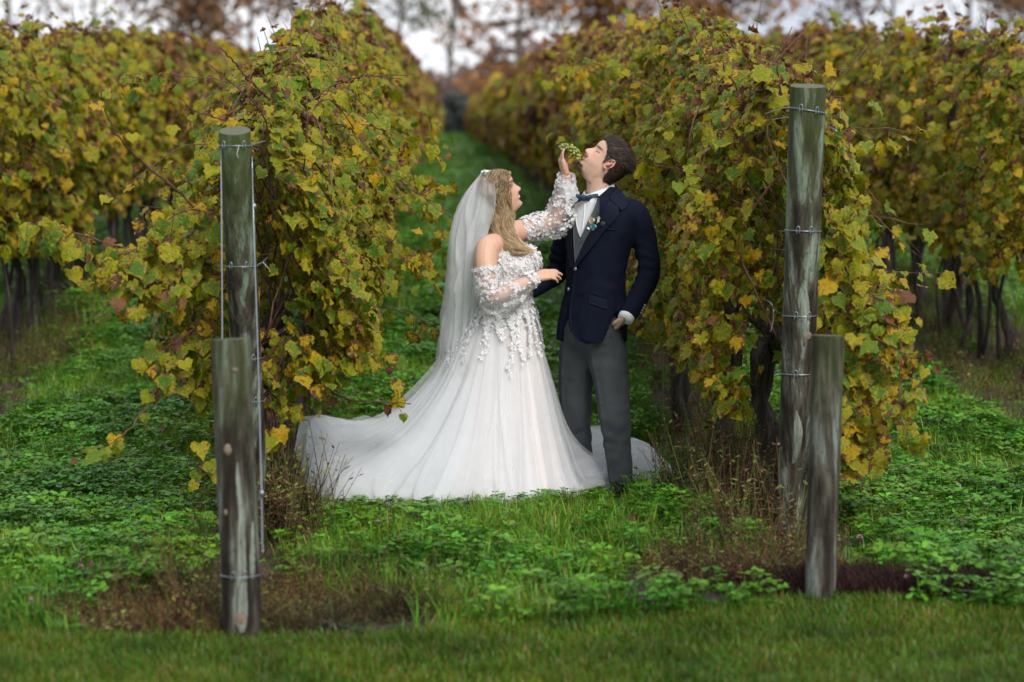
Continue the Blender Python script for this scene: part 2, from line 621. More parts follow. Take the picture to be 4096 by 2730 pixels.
# lush grass and clover between the rows
x, y = field(26000, -5.2, 5.6, 9.0, 20)
d = row_dist(x) + 0.16 * patchy(x, y, 1.3, 3.1) - np.where((x < -2.6) | (x > 3.2), 0.30, -0.12)
keep = (d > 0.40) & (y > np.interp(x, EX, EY) - 0.06 + 0.15 * patchy(x, y * 0.3, 1.9, 6.6)) & (bare(x, y) < 0.12 + 0.25 * rng.uniform(size=len(x))) & (np.abs(x + 0.0) < 0.5 + 0.26 * y)
# leave the train and hem area thin so cloth lies on top
keep &= ~((x > -0.70) & (x < 0.62) & (y > 12.05) & (y < 13.2) & (rng.uniform(size=len(x)) < 0.8))
keep &= ~((x > 0.62) & (x < 1.28) & (y > 12.72) & (y < 14.3) & (rng.uniform(size=len(x)) < 0.93))
pc = patchy(x, y, 1.1, 9.7) + rng.normal(0, 0.22, len(x))
kc = keep & (pc > -0.12)
kg = keep & (pc <= 0.22)
lay('clover_cover', x[kc], y[kc], [8, 9, 10, 11, 8, 9, 10, 11, 12, 13], 0.75, 1.25, 'wet green clover carpeting the alleys between the vine rows', 'clover')
lay('long_grass', x[kg], y[kg], [4, 5, 6, 7, 4, 5, 6, 7, 12], 0.6, 1.1, 'uneven green grass growing through the clover between the rows', 'grass')
# farther grass: bigger tufts
x, y = field(19000, -9, 11, 19.5, 62)
keep = (row_dist(x) > 0.26) & (np.abs(x) < 1.0 + 0.25 * y)
lay('far_grass', x[keep], y[keep], [4, 5, 6, 7, 8, 9, 10, 11], 1.2, 2.4, 'green grass strip running back between the vine rows', 'grass')
x, y = field(6000, -14, 16, 60, 150)
lay('farthest_grass', x, y, [4, 5, 6, 7, 8, 9], 3.0, 4.6, 'distant green grass at the end of the alley', 'grass')

# dry weeds under the vines
x, y = field(11000, -4.4, 5.0, 9.5, 24)
d = row_dist(x) + 0.12 * patchy(x, y, 1.7, 5.5) - np.where((x < -2.6) | (x > 3.2), 0.30, np.where(y > 12.3, -0.10, 0.0))
keep = (d < 0.42) & (y > 9.7) & ~((x > -0.80) & (x < -0.2) & (y > 11.75) & (y < 13.2)) & ~((x > 0.9) & (x < 1.35) & (y > 12.6) & (y < 14.2)) & (bare(x, y) < 0.55 * rng.uniform(0.6, 1.4, len(x))) & (np.abs(x) < 0.5 + 0.26 * y)
kw = keep & (rng.uniform(size=len(x)) < 0.36)
lay('dry_weeds', x[kw], y[kw], [14, 15, 16, 14, 15, 16, 19, 20], 0.55, 1.15, 'dry brown weeds standing in the strip beneath the vines', 'weeds', 0.2)
kg = keep & (rng.uniform(size=len(x)) < 0.45)
lay('strip_grass', x[kg], y[kg], [4, 5, 6, 7, 8], 0.4, 0.85, 'thin green grass mixed into the dry strip beneath the vines', 'grass', 0.2)
# dead grass and straw round the short posts
def blob(n, cx, cy_, rx, ry):
    a, r = rng.uniform(0, 6.28, n), np.sqrt(rng.uniform(0, 1, n))
    return cx + rx * r * np.cos(a), cy_ + ry * r * np.sin(a)
x, y = blob(420, 1.74, 9.72, 0.60, 0.20)
lay('dead_grass', x, y, [17, 18], 0.7, 1.2, 'dark dead grass matted round the foot of the right-hand short post', 'grass', 0.25)
x, y = blob(210, -0.66, 9.55, 0.62, 0.42)
x2, y2 = blob(190, 1.25, 10.2, 0.42, 0.55)
x3, y3 = blob(200, -1.02, 9.42, 0.55, 0.42)
lay('straw_litter', np.concatenate([x, x2, x3]), np.concatenate([y, y2, y3]), [19, 20, 14, 19, 20, 18], 0.6, 1.1, 'brown straw and dead stalks lying round the short post feet', 'straw', 0.5)
# taller green tufts peeping over the hem and round the shoes
hx = rng.uniform(-0.75, 0.80, 170)
hy = np.interp(hx, [-0.75, -0.4, -0.1, 0.3, 0.6, 0.8], [12.12, 11.98, 11.95, 11.95, 12.10, 12.25]) + rng.normal(0, 0.06, 170)
lay('hem_clover', hx, hy, [8, 9, 10, 11, 4, 5, 6, 7], 0.9, 1.6, 'clover and grass standing in front of the dress hem', 'clover')
# taller dead stalks by the end of the train and round the vine feet
x = np.concatenate([rng.uniform(-0.98, -0.66, 46), rng.uniform(1.15, 1.62, 50)])
y = np.concatenate([rng.uniform(10.9, 12.2, 46), rng.uniform(10.6, 13.0, 50)])
lay('tall_weeds', x, y, [14, 15, 16], 1.1, 1.9, 'tall dead stalks standing round the feet of the front vines', 'weeds', 0.12)
# bare soil round the short posts
def soil_sheet(cx, cy_, rx, ry, label):
    a = np.linspace(0, 2 * math.pi, 48, endpoint=False)
    k = 1 + 0.22 * np.array([mnoise.noise(Vector((math.cos(t) * 1.6 + cx, math.sin(t) * 1.6, cy_))) for t in a])
    V = []
    for f in (0.0, 0.35, 0.7, 1.0):
        for t, kk in zip(a, k):
            x, y = cx + rx * f * kk * math.cos(t), cy_ + ry * f * kk * math.sin(t)
            V.append((x, y, float(gz(x, y)) + 0.006 + 0.012 * (1 - f) + 0.006 * mnoise.noise(Vector((x * 14, y * 14, 0)))))
    o = obj('bare_soil', V, grid_faces(4, 48, True), M_soil)
    tag(o, kind='structure')
M_soil = mat('damp_soil', rough=0.8, spec=0.3)
_n = noise_node(M_soil, 28, 6, 0.7)
lk(M_soil, ramp_node(M_soil, _n.outputs['Fac'], [(0.3, (0.018, 0.012, 0.009)), (0.55, (0.050, 0.034, 0.025)), (0.75, (0.105, 0.075, 0.056))]).outputs['Color'], bsdf(M_soil).inputs['Base Color'])
bump_node(M_soil, _n.outputs['Fac'], 1.0, 0.03)
for cx, cy_, rx, ry in SOILP:
    soil_sheet(cx, cy_, rx * 0.95, ry * 0.95, '')
# ------------------------------------------------------------------ vine leaves
HALF = [(0.05, -0.02), (0.22, -0.15), (0.43, -0.07), (0.47, 0.10), (0.58, 0.26), (0.52, 0.42), (0.40, 0.52), (0.34, 0.68), (0.15, 0.80)]
OUT2 = HALF + [(0.0, 1.0)] + [(-a, b) for a, b in HALF[::-1]]

def leaf_mesh(kind, mt):
    """kind 0 flat, 1 cupped, 2 curled, 3 crumpled and dry."""
    c = np.array((0, 0.34))
    o = np.array(OUT2) + rng.normal(0, 0.028, (len(OUT2), 2))
    o[:, 0] *= rng.uniform(0.9, 1.12)
    mid = c + (o - c) * 0.52
    n = len(o)
    xy = np.vstack([c[None], mid, o])
    r2 = np.sum((xy - c) ** 2, 1)
    fold, cup = [(0.15, 0.10), (0.28, 0.40), (0.35, 0.85), (0.5, 0.6)][kind]
    z = fold * np.abs(xy[:, 0]) - cup * r2 * rng.uniform(0.7, 1.2)
    amp = [0.045, 0.06, 0.08, 0.12][kind]
    z[1:n + 1] += rng.normal(0, amp * 0.5, n)
    z[n + 1:] += rng.normal(0, amp, n) + amp * np.sin(np.arange(n) * 1.9)
    V = np.column_stack([xy - np.array((0, 0.0)), z])
    if kind == 3:
        w = rng.uniform(2.2, 4.0)
        a = V[:, 0] * w
        V[:, 0], V[:, 2] = np.sin(a) / w, V[:, 2] * 0.6 + (1 - np.cos(a)) / w
        V[:, 2] += 0.5 * (V[:, 1] - 0.3) ** 2
        V += rng.normal(0, 0.02, V.shape)
    elif kind == 2:
        a = (V[:, 1] - 0.3) * 1.4
        V[:, 2] -= 0.35 * a * a * np.sign(a) * 0.7
    Fc = [[0, 1 + i, 1 + (i + 1) % n] for i in range(n)]
    for i in range(n):
        j = (i + 1) % n
        Fc += [[1 + i, 1 + n + i, 1 + n + j], [1 + i, 1 + n + j, 1 + j]]
    me = mesh_from('leaf', V, Fc)
    a = me.attributes.new('rim', 'FLOAT', 'POINT')
    a.data.foreach_set('value', np.concatenate([[0.0], np.full(n, 0.5), np.full(n, 1.0)]).astype(np.float32))
    me.materials.append(mt)
    return me

def leaf_mat(name, ca, cb, blotch, rim_col=(0.14, 0.058, 0.022), rough=0.30, tr=0.32):
    m = mat(name, rough=rough, spec=0.24)
    oi = nd(m, 'ShaderNodeObjectInfo')
    base = mix_node(m, oi.outputs['Random'], ca, cb)
    tc = nd(m, 'ShaderNodeTexCoord')
    off = nd(m, 'ShaderNodeVectorMath', operation='SCALE')
    cmb = nd(m, 'ShaderNodeCombineXYZ')
    for i in range(3):
        lk(m, math_node(m, 'MULTIPLY', oi.outputs['Random'], (37.0, 91.0, 53.0)[i]), cmb.inputs[i])
    vadd = nd(m, 'ShaderNodeVectorMath', operation='ADD')
    lk(m, tc.outputs['Object'], vadd.inputs[0]); lk(m, cmb.outputs[0], vadd.inputs[1])
    n1 = nd(m, 'ShaderNodeTexNoise'); n1.inputs['Scale'].default_value = 3.6; n1.inputs['Detail'].default_value = 4
    lk(m, vadd.outputs[0], n1.inputs['Vector'])
    rim = nd(m, 'ShaderNodeAttribute', attribute_name='rim')
    val = math_node(m, 'ADD', math_node(m, 'MULTIPLY', rim.outputs['Fac'], 0.22), n1.outputs['Fac'])
    r2 = nd(m, 'ShaderNodeMath', operation='FRACT')
    lk(m, math_node(m, 'MULTIPLY', oi.outputs['Random'], 7.31), r2.inputs[0])
    val = math_node(m, 'ADD', val, math_node(m, 'MULTIPLY', r2.outputs[0], 0.22))
    f1 = ramp_node(m, val, [(blotch, (0, 0, 0)), (blotch + 0.07, (1, 1, 1))]).outputs['Color']
    fy = ramp_node(m, val, [(blotch - 0.16, (0, 0, 0)), (blotch, (0.75, 0.75, 0.75))]).outputs['Color']
    n2 = nd(m, 'ShaderNodeTexNoise'); n2.inputs['Scale'].default_value = 9.0; n2.inputs['Detail'].default_value = 3
    lk(m, vadd.outputs[0], n2.inputs['Vector'])
    base = mix_node(m, 0.6, base, ramp_node(m, n2.outputs['Fac'], [(0.3, (0.55, 0.55, 0.55)), (0.7, (1.3, 1.3, 1.2))]).outputs['Color'], 'MULTIPLY')
    base = mix_node(m, fy, base, (0.46, 0.32, 0.015))
    base = mix_node(m, f1, base, rim_col)
    lk(m, base, bsdf(m).inputs['Base Color'])
    bump_node(m, n2.outputs['Fac'], 0.35, 0.05)
    translucent(m, tr)
    return m

ML = [leaf_mat('vine_leaf_green', (0.072, 0.160, 0.010), (0.19, 0.265, 0.020), 0.88, tr=0.38),
      leaf_mat('vine_leaf_lime', (0.20, 0.245, 0.008), (0.35, 0.335, 0.014), 0.83, tr=0.38),
      leaf_mat('vine_leaf_yellow', (0.46, 0.285, 0.006), (0.56, 0.37, 0.012), 0.78, tr=0.38),
      leaf_mat('vine_leaf_brown', (0.22, 0.095, 0.035), (0.11, 0.05, 0.03), 1.5, rough=0.6, tr=0.2)]
LEAF = []
for ci in range(3):
    for kd in (0, 1, 1, 2):
        LEAF.append(leaf_mesh(kd, ML[ci]))
for kd in (2, 3, 3, 3):
    LEAF.append(leaf_mesh(kd, ML[3]))
# class c owns meshes 4c .. 4c+3
G_leaf = instancer('leaf_scatter', hidden_coll('vine_leaf', LEAF))

M_cane = mat('vine_cane', rough=0.55, spec=0.35)
_n = noise_node(M_cane, 30, 3)
lk(M_cane, ramp_node(M_cane, _n.outputs['Fac'], [(0.3, (0.045, 0.018, 0.012)), (0.7, (0.16, 0.075, 0.045))]).outputs['Color'], bsdf(M_cane).inputs['Base Color'])
M_trunk = mat('vine_bark', rough=0.85, spec=0.3)
_n = noise_node(M_trunk, 26, 5, 0.7, stretch=(1, 1, 0.16))
lk(M_trunk, ramp_node(M_trunk, _n.outputs['Fac'], [(0.32, (0.010, 0.008, 0.007)), (0.52, (0.045, 0.036, 0.030)), (0.72, (0.16, 0.14, 0.125))]).outputs['Color'], bsdf(M_trunk).inputs['Base Color'])
bump_node(M_trunk, _n.outputs['Fac'], 1.0, 0.03)

def top_z(row, y):
    """Height of the canopy top above sea level: ground plus vine."""
    if row == 0:
        h = np.interp(y, [11.3, 12.2, 13.2, 14.6, 17.5, 22, 40], [1.72, 2.02, 2.22, 2.32, 2.42, 2.50, 2.42])
    elif row == 1:
        h = np.interp(y, [11.3, 12.2, 13.3, 14.6, 16.1, 22, 50], [2.02, 2.15, 2.26, 2.38, 2.48, 2.30, 2.25])
    else:
        h = np.interp(y, [15, 18, 26, 60], [2.40, 2.38, 2.38, 2.25])
    return h + rise(y)

def bot_z(row, y):
    if row < 2:
        return np.interp(y, [11.3, 13, 16, 25], [0.62, 0.70, 0.74, 0.72]) + rise(y)
    return rise(y) + 0.80

def canopy(row, y, shell=True):
    """Random leaf positions and outward normals for given y along a row."""
    n = len(y)
    zt = top_z(row, y) + 0.20 * np.array([mnoise.noise(Vector((v * 1.9, row * 7.7, 0))) for v in y]) + 0.10 * np.abs(rng.normal(0, 1, n)) * (rng.uniform(size=n) < 0.35)
    zb = bot_z(row, y) + 0.24 * np.array([mnoise.noise(Vector((v * 2.3, row * 3.1, 5.0))) for v in y])
    t = rng.uniform(0, 1, n) ** 0.92
    z = zb + (zt - zb) * t
    prof = 0.40 + 0.16 * np.sin(np.pi * np.clip(t * 1.05, 0, 1)) - 0.26 * sm(0.72, 1.0, t)
    hw = prof * (0.85 + 0.55 * np.array([mnoise.noise(Vector((a * 1.4, b * 1.6, row * 2.2))) for a, b in zip(y, z)]))
    if row < 2:
        hw *= np.interp(y, [11.2, 12.4, 13.5, 18, 26], [0.78, 0.95, 1.0, 0.95, 0.72])
    side = np.where(rng.uniform(size=n) < 0.5, -1.0, 1.0)
    u = 1 - np.abs(rng.normal(0, 0.32, n))
    x = ROWS[row] + side * hw * np.clip(u, -0.2, 1.0)
    Nm = np.stack([side * (1 - 0.5 * sm(0.75, 1.0, t)), np.full(n, -0.55), 0.45 + 0.9 * sm(0.7, 1.0, t)], 1) + rng.normal(0, 0.45, (n, 3))
    T = np.stack([side * 0.25, np.zeros(n), -np.ones(n)], 1) + rng.normal(0, 0.45, (n, 3))
    hole = np.array([mnoise.noise(Vector((a * 2.6 + row * 5, b * 2.6, c * 2.6))) for a, b, c in zip(x, y, z)])
    k = hole > (-0.16 if row < 2 else -0.10) - 0.25 * rng.uniform(size=n)
    if row == 1:        # room for the groom beside the row
        k &= ~((y < 12.85) & (z < 1.8) & (x < 0.0925 * y))
    return np.stack([x, y, z], 1)[k], Nm[k], T[k], t[k], u[k]

def leaf_class(row, y, t):
    """0 green, 1 lime, 2 yellow, 3 brown: greener near the left end, yellower far and low, brown at the tips."""
    n = len(y)
    base = {0: (0.50, 0.33, 0.07, 0.10), 1: (0.38, 0.41, 0.11, 0.10), 2: (0.42, 0.30, 0.12, 0.16), 3: (0.38, 0.30, 0.15, 0.17)}[row]
    w = np.tile(np.array(base), (n, 1))
    far = sm(13.5, 19, y)
    w[:, 0] *= 1 - 0.45 * far
    w[:, 2] *= 1 + 1.7 * far * (row < 2)
    w[:, 3] *= 1 + 0.8 * far * (row < 2)
    w[:, 1] *= 1 + 0.3 * far
    w[:, 3] *= 1 + 3.4 * sm(0.80, 1.0, t) + 0.5 * sm(0.25, 0.0, t)
    w[:, 2] *= 1 + 0.9 * sm(0.35, 0.05, t)
    cl = np.array([mnoise.noise(Vector((a * 1.5, b * 5.0, row * 9.0))) for a, b in zip(y, t)])
    w[:, 3] *= np.clip(1 + 2.2 * cl, 0.2, 3)
    w[:, 2] *= np.clip(1 - 1.2 * cl, 0.3, 3)
    w /= w.sum(1)[:, None]
    r = rng.uniform(size=n)[:, None]
    return (r > np.cumsum(w, 1)[:, :3]).sum(1)

def leaves_on(name, vine, pos, Nm, T, cls, size, singles=0, scores=None):
    """Foliage of one vine: the leaves that show largest as parts of their own, the others as one mass."""
    n = len(pos)
    rot = eulers(Nm, T)
    idx = cls * 4 + rng.integers(0, 4, n)
    if np.ndim(size) == 0:
        size = size * rng.uniform(0.5, 1.3, n)
    size = np.where(cls == 3, size * 0.68, size)
    order = np.arange(n)
    if singles and scores is not None:
        order = np.argsort(-scores)
        o0 = origin(vine)
        for i in order[:singles]:
            o = bpy.data.objects.new('leaf', LEAF[idx[i]])
            COL.objects.link(o)
            o.parent = vine
            o.location = pos[i] - o0
            o.rotation_euler = rot[i]
            o.scale = (size[i],) * 3
        order = order[singles:]
    if len(order):
        scatter('foliage', pos[order], rot[order], size[order], idx[order], G_leaf, vine)

def cane(pts, r0=0.006, r1=0.002, n=20, wob=0.012):
    p = spline(pts, n)
    p[1:-1] += rng.normal(0, wob, (n - 2, 3)) * 0.5
    r = np.linspace(r0, r1, n)
    r[::4] *= 1.35
    return p, r

def trunk_geo(x, y, h=0.85, r=0.045):
    mb = MB()
    g0 = float(rise(y))
    for k in range(rng.integers(1, 3)):
        dx, dy = rng.normal(0, 0.05, 2)
        z = np.linspace(-0.03, h, 12)
        px = x + dx * (1 - z / h) + 0.035 * np.sin(z * 7 + rng.uniform(0, 6)) + np.cumsum(rng.normal(0, 0.008, 12))
        py = y + dy + 0.05 * np.sin(z * 5 + rng.uniform(0, 6)) + np.cumsum(rng.normal(0, 0.008, 12))
        rr = r * (1.25 - 0.45 * z / h) * rng.uniform(0.8, 1.25, 12) * (1.0 if k == 0 else 0.6)
        V, Fc = tube(np.stack([px, py, z + g0], 1), rr, 10)
        V += 0.010 * np.stack([vnoise(V, (40, 40, 9), 1.0), vnoise(V, (40, 40, 9), 4.0), np.zeros(len(V))], 1)
        mb.add(V, Fc)
    # cordon arms along the wire
    for s in (-1, 1):
        p, rr = cane([(px[-1], py[-1], g0 + h - 0.05), (x, y + s * 0.3, g0 + h + 0.06), (x, y + s * 0.7, g0 + h + 0.04)], r * 0.6, r * 0.3, 10)
        mb.tube(p, rr, 7)
    return mb

ORD = ['first', 'second', 'third', 'fourth', 'fifth', 'sixth', 'seventh', 'eighth']
SPECS = {   # row: (first y, number, spacing, leaves per metre, singles, text)
    0: (12.25, 5, 1.45, 2000, (40, 300, 280, 120, 0), 'in the row behind the left tall post'),
    1: (12.15, 5, 1.45, 2000, (40, 300, 280, 120, 0), 'in the row behind the right tall post'),
    2: (17.6, 6, 1.45, 1150, (0,) * 6, 'in the outer row at the left edge'),
    3: (16.6, 6, 1.45, 1150, (0,) * 6, 'in the outer row at the right edge'),
}
VINES = {}
for row, (y0, num, sp, dens, singles, text) in SPECS.items():
    for k in range(num):
        vy = y0 + k * sp
        gv = float(rise(vy))
        v = empty('grapevine', (ROWS[row], vy, gv), '%s grapevine from the near end %s' % (ORD[k], text), 'grapevine', 'grapevines of the trellis rows')
        VINES[(row, k)] = v
        tg = trunk_geo(ROWS[row] + rng.normal(0, 0.04), vy, 0.85, 0.05 if row < 2 else 0.034)
        if row >= 2:
            for q in range(4):
                sx, sy = ROWS[row] + rng.normal(0, 0.10), vy + rng.uniform(-0.65, 0.65)
                tg.tube(spline([(sx, sy, gv - 0.03), (sx + rng.normal(0, 0.06), sy + rng.normal(0, 0.06), gv + 0.45), (sx + rng.normal(0, 0.12), sy + rng.normal(0, 0.15), gv + 1.05)], 8), np.linspace(0.020, 0.010, 8) * rng.uniform(0.7, 1.5), 6)
        tg.build('trunk', M_trunk, v)
        # shoots
        ns = 7 if row < 2 else 4
        for s in range(ns):
            sy = vy + rng.uniform(-0.7, 0.7)
            zt = float(top_z(row, sy)) + rng.uniform(-0.15, 0.32)
            sx = ROWS[row] + rng.normal(0, 0.12)
            p, rr = cane([(ROWS[row], sy, gv + 0.88), (sx + rng.normal(0, 0.1), sy + rng.normal(0, 0.1), gv + 1.4), (sx + rng.normal(0, 0.12), sy + rng.normal(0, 0.14), gv + 1.9), (sx + rng.normal(0, 0.18), sy + rng.normal(0, 0.2), zt)], 0.006, 0.0022, 18, 0.012)
            mb = MB().tube(p, rr, 5)
            for q in range(3):      # tendrils near the tip
                i = rng.integers(9, 17)
                a = rng.uniform(0, 6.28)
                d = np.array((math.cos(a), math.sin(a), 0.5)) * rng.uniform(0.03, 0.08)
                mb.tube([p[i], p[i] + d * 0.6, p[i] + d + np.array((0, 0, 0.02))], 0.0014, 4)
            mb.build('cane', M_cane, v)
        # shoots that lean out of the row
        LP, LN, LT_, LC = [], [], [], []
        for s in range(9 if row < 2 else 5):
            sd = rng.choice((-1, 1)) if not (row == 1 and k < 2) else 1; sy = vy + rng.uniform(-0.7, 0.7); z0 = gv + rng.uniform(1.0, 2.1)
            e = np.array((ROWS[row] + sd * rng.uniform(0.55, 0.95), sy + rng.normal(0, 0.2), z0 + rng.uniform(-0.45, 0.30)))
            p, rr = cane([(ROWS[row] + sd * 0.15, sy, z0), ((ROWS[row] + e[0]) / 2, sy, z0 + 0.12), e], 0.0045, 0.0016, 12, 0.01)
            MB().tube(p, rr, 5).build('cane', M_cane, v)
            for q in range(rng.integers(7, 15)):
                LP.append(p[rng.integers(3, 12)] + rng.normal(0, 0.035, 3) - (0, 0, 0.03)); LN.append(np.array((sd * 0.6, -0.6, 0.6)) + rng.normal(0, 0.5, 3)); LT_.append(np.array((sd * 0.3, 0, -1.0)) + rng.normal(0, 0.4, 3))
                LC.append(rng.choice(4, p=(0.36, 0.36, 0.18, 0.10)))
        extra = (np.array(LP), np.array(LN), np.array(LT_), np.array(LC))
        # leaves
        ya, yb = vy - sp / 2, vy + sp / 2
        if k == 0 and row < 2:
            ya = 11.42
        n = int(dens * (yb - ya))
        yy = rng.uniform(ya, yb, n)
        pos, Nm, T, t, u = canopy(row, yy)
        yy = pos[:, 1]; n = len(yy)
        cls = leaf_class(row, yy, t)
        inner = 1.0 if row == 0 else -1.0
        seen = (np.sign(pos[:, 0] - ROWS[row]) == inner) | (yy < 12.0)
        pos, Nm, T, cls = np.vstack([pos, extra[0]]), np.vstack([Nm, extra[1]]), np.vstack([T, extra[2]]), np.concatenate([cls, extra[3]])
        u, yy, seen = np.concatenate([u, np.ones(len(extra[0]))]), pos[:, 1], np.concatenate([seen, np.sign(extra[0][:, 0] - ROWS[row]) == inner]); n = len(yy)
        score = u + seen * 1.5 - (yy - ya) * 0.25 + rng.uniform(0, 0.1, n)
        leaves_on('foliage', v, pos, Nm, T, cls, 0.078 if row < 2 else 0.095, singles[k] if k < len(singles) else 0, score)

# ------------------------------------------------------------------ the straggling canes one can tell apart
def stray(row, k, pix, Y, r0=0.0065, r1=0.002, nl=0, spread=0.06, cls_w=(0.4, 0.35, 0.15, 0.10), size=0.095, drop=0.6):
    """A loose cane traced at its own depth, with leaves hanging from it, part of vine (row, k)."""
    v = VINES[(row, k)]
    Ys = np.linspace(Y[0], Y[1], len(pix))
    pts = np.array([P(a, b, yy) for (a, b), yy in zip(pix, Ys)])
    p, rr = cane(pts, r0, r1, 26, 0.006)
    mb = MB().tube(p, rr, 6)
    o0 = origin(v)
    for i in range(nl):
        f = rng.uniform(0, 25)
        q = p[int(f)] * (1 - f % 1) + p[min(25, int(f) + 1)] * (f % 1)
        off = rng.normal(0, spread, 3) * (1, 1, 0.8) - (0, 0, spread * drop)
        c = int(np.searchsorted(np.cumsum(cls_w), rng.uniform() * 0.999))
        me = LEAF[c * 4 + rng.integers(0, 4)]
        o = bpy.data.objects.new('leaf', me)
        COL.objects.link(o)
        o.parent = v
        o.location = q + off - o0
        Nm = np.array([[rng.normal(0, 0.5), -0.8, 0.5 + rng.normal(0, 0.3)]])
        T = np.array([[rng.normal(0, 0.5), -0.1, -1.0 + rng.normal(0, 0.3)]])
        o.rotation_euler = eulers(Nm, T)[0]
        o.scale = (size * rng.uniform(0.5, 1.02) * (0.75 if c == 3 else 1.0),) * 3
        mb.tube([q, (q + q + off) / 2 + (0, 0, 0.01), q + off], 0.0014, 4)
    mb.build('cane', M_cane, v)

# left row
stray(0, 0, [(800, 850), (700, 755), (590, 670), (520, 600), (455, 520), (418, 430), (404, 345)], (11.5, 11.1), 0.0065, 0.0022, 7, 0.035, (0.35, 0.2, 0.1, 0.35), 0.085)
stray(0, 0, [(860, 1060), (700, 1020), (520, 1000), (330, 945), (190, 905), (112, 895)], (11.4, 10.9), 0.007, 0.002, 46, 0.055, (0.5, 0.3, 0.1, 0.1), 0.10)
stray(0, 0, [(900, 960), (760, 960), (600, 985), (480, 1020), (400, 1060)], (11.4, 11.0), 0.006, 0.002, 60, 0.075, (0.55, 0.3, 0.08, 0.07), 0.10)
stray(0, 0, [(880, 1150), (760, 1090), (640, 1080), (540, 1110)], (11.4, 11.0), 0.006, 0.002, 50, 0.085, (0.5, 0.3, 0.1, 0.1), 0.10)
stray(0, 0, [(870, 880), (790, 840), (700, 860), (640, 930)], (11.4, 11.1), 0.005, 0.002, 22, 0.06, (0.5, 0.3, 0.1, 0.1), 0.095)
stray(0, 0, [(800, 1320), (740, 1410), (650, 1520), (560, 1660), (470, 1760), (350, 1800)], (11.5, 10.8), 0.006, 0.0016, 15, 0.03, (0.35, 0.3, 0.2, 0.15), 0.085)
stray(0, 0, [(860, 1240), (760, 1330), (660, 1390), (580, 1400)], (11.5, 11.1), 0.005, 0.0016, 26, 0.06, (0.35, 0.3, 0.15, 0.2), 0.09)
stray(0, 0, [(1080, 400), (1010, 335), (945, 260), (878, 185)], (11.9, 11.6), 0.0075, 0.0035, 2, 0.03, (0.1, 0.1, 0.1, 0.7), 0.07)
stray(0, 0, [(930, 500), (850, 465), (770, 440), (715, 385)], (11.9, 11.5), 0.004, 0.0016, 2, 0.02, (0.1, 0.3, 0.1, 0.5), 0.06)
stray(0, 0, [(1000, 1500), (960, 1620), (900, 1750), (850, 1880)], (11.7, 11.3), 0.005, 0.002, 34, 0.06, (0.3, 0.3, 0.15, 0.25), 0.09)
stray(0, 0, [(1180, 1300), (1120, 1450), (1080, 1600), (1130, 1700)], (11.6, 11.5), 0.005, 0.002, 44, 0.08, (0.3, 0.3, 0.2, 0.2), 0.09)
stray(0, 1, [(1330, 1240), (1430, 1330), (1530, 1420), (1550, 1455)], (12.1, 11.9), 0.005, 0.002, 12, 0.05, (0.35, 0.4, 0.15, 0.1), 0.085)
stray(0, 1, [(1300, 1560), (1400, 1600), (1530, 1610), (1645, 1617)], (12.1, 12.0), 0.005, 0.002, 5, 0.04, (0.25, 0.3, 0.2, 0.25), 0.085)
stray(0, 1, [(1350, 1180), (1480, 1220), (1620, 1250), (1760, 1300)], (13.2, 13.0), 0.005, 0.002, 12, 0.06, (0.25, 0.35, 0.25, 0.15), 0.09)
stray(0, 1, [(1400, 330), (1460, 300), (1530, 310), (1610, 318)], (13.6, 13.2), 0.005, 0.002, 0)
stray(0, 2, [(1500, 1010), (1600, 1010), (1680, 1000), (1740, 1020)], (14.6, 14.2), 0.005, 0.002, 18, 0.05, (0.15, 0.35, 0.4, 0.1), 0.09)
stray(0, 0, [(1060, 1700), (1020, 1600), (1050, 1480), (1180, 1260)], (11.7, 11.6), 0.006, 0.002, 26, 0.07, (0.3, 0.3, 0.2, 0.2), 0.09)
# right row: the bush that spills out beside the tall post
stray(1, 0, [(3260, 1000), (3330, 985), (3400, 1100), (3440, 1250), (3480, 1400)], (11.45, 11.2), 0.010, 0.004, 60, 0.075, (0.4, 0.4, 0.15, 0.05), 0.105)
stray(1, 0, [(3300, 1150), (3290, 1000), (3370, 900), (3420, 850)], (11.45, 11.2), 0.006, 0.002, 26, 0.05, (0.45, 0.45, 0.1, 0.0), 0.095)
stray(1, 0, [(3440, 1240), (3520, 1130), (3480, 1200), (3560, 1290)], (11.3, 11.1), 0.005, 0.002, 34, 0.06, (0.35, 0.4, 0.15, 0.1), 0.10)
stray(1, 0, [(3480, 1180), (3580, 1240), (3600, 1400), (3598, 1560), (3600, 1650), (3640, 1770)], (11.2, 10.9), 0.006, 0.002, 40, 0.05, (0.35, 0.3, 0.1, 0.25), 0.095)
stray(1, 0, [(3500, 1350), (3600, 1410), (3690, 1420), (3745, 1440)], (11.1, 10.9), 0.004, 0.0016, 12, 0.035, (0.35, 0.3, 0.15, 0.2), 0.08)
stray(1, 0, [(3440, 1350), (3420, 1500), (3430, 1650), (3400, 1800)], (11.3, 11.1), 0.006, 0.002, 75, 0.075, (0.35, 0.45, 0.15, 0.05), 0.10)
stray(1, 0, [(3480, 1450), (3450, 1600), (3470, 1700), (3440, 1830)], (11.4, 11.2), 0.006, 0.002, 50, 0.07, (0.35, 0.45, 0.15, 0.05), 0.095)
stray(1, 0, [(2960, 820), (2850, 745), (2760, 690), (2620, 660)], (11.9, 11.6), 0.005, 0.0018, 8, 0.04, (0.4, 0.3, 0.2, 0.1), 0.085)
stray(1, 0, [(3130, 420), (3120, 340), (3110, 260), (3118, 225)], (11.55, 11.5), 0.006, 0.003, 0)
stray(1, 0, [(3240, 420), (3250, 330), (3255, 260), (3262, 195)], (11.6, 11.55), 0.005, 0.002, 0)
stray(1, 0, [(2960, 420), (2940, 340), (2900, 290), (2890, 240)], (11.8, 11.7), 0.006, 0.003, 3, 0.03, (0, 0.2, 0.2, 0.6), 0.07)
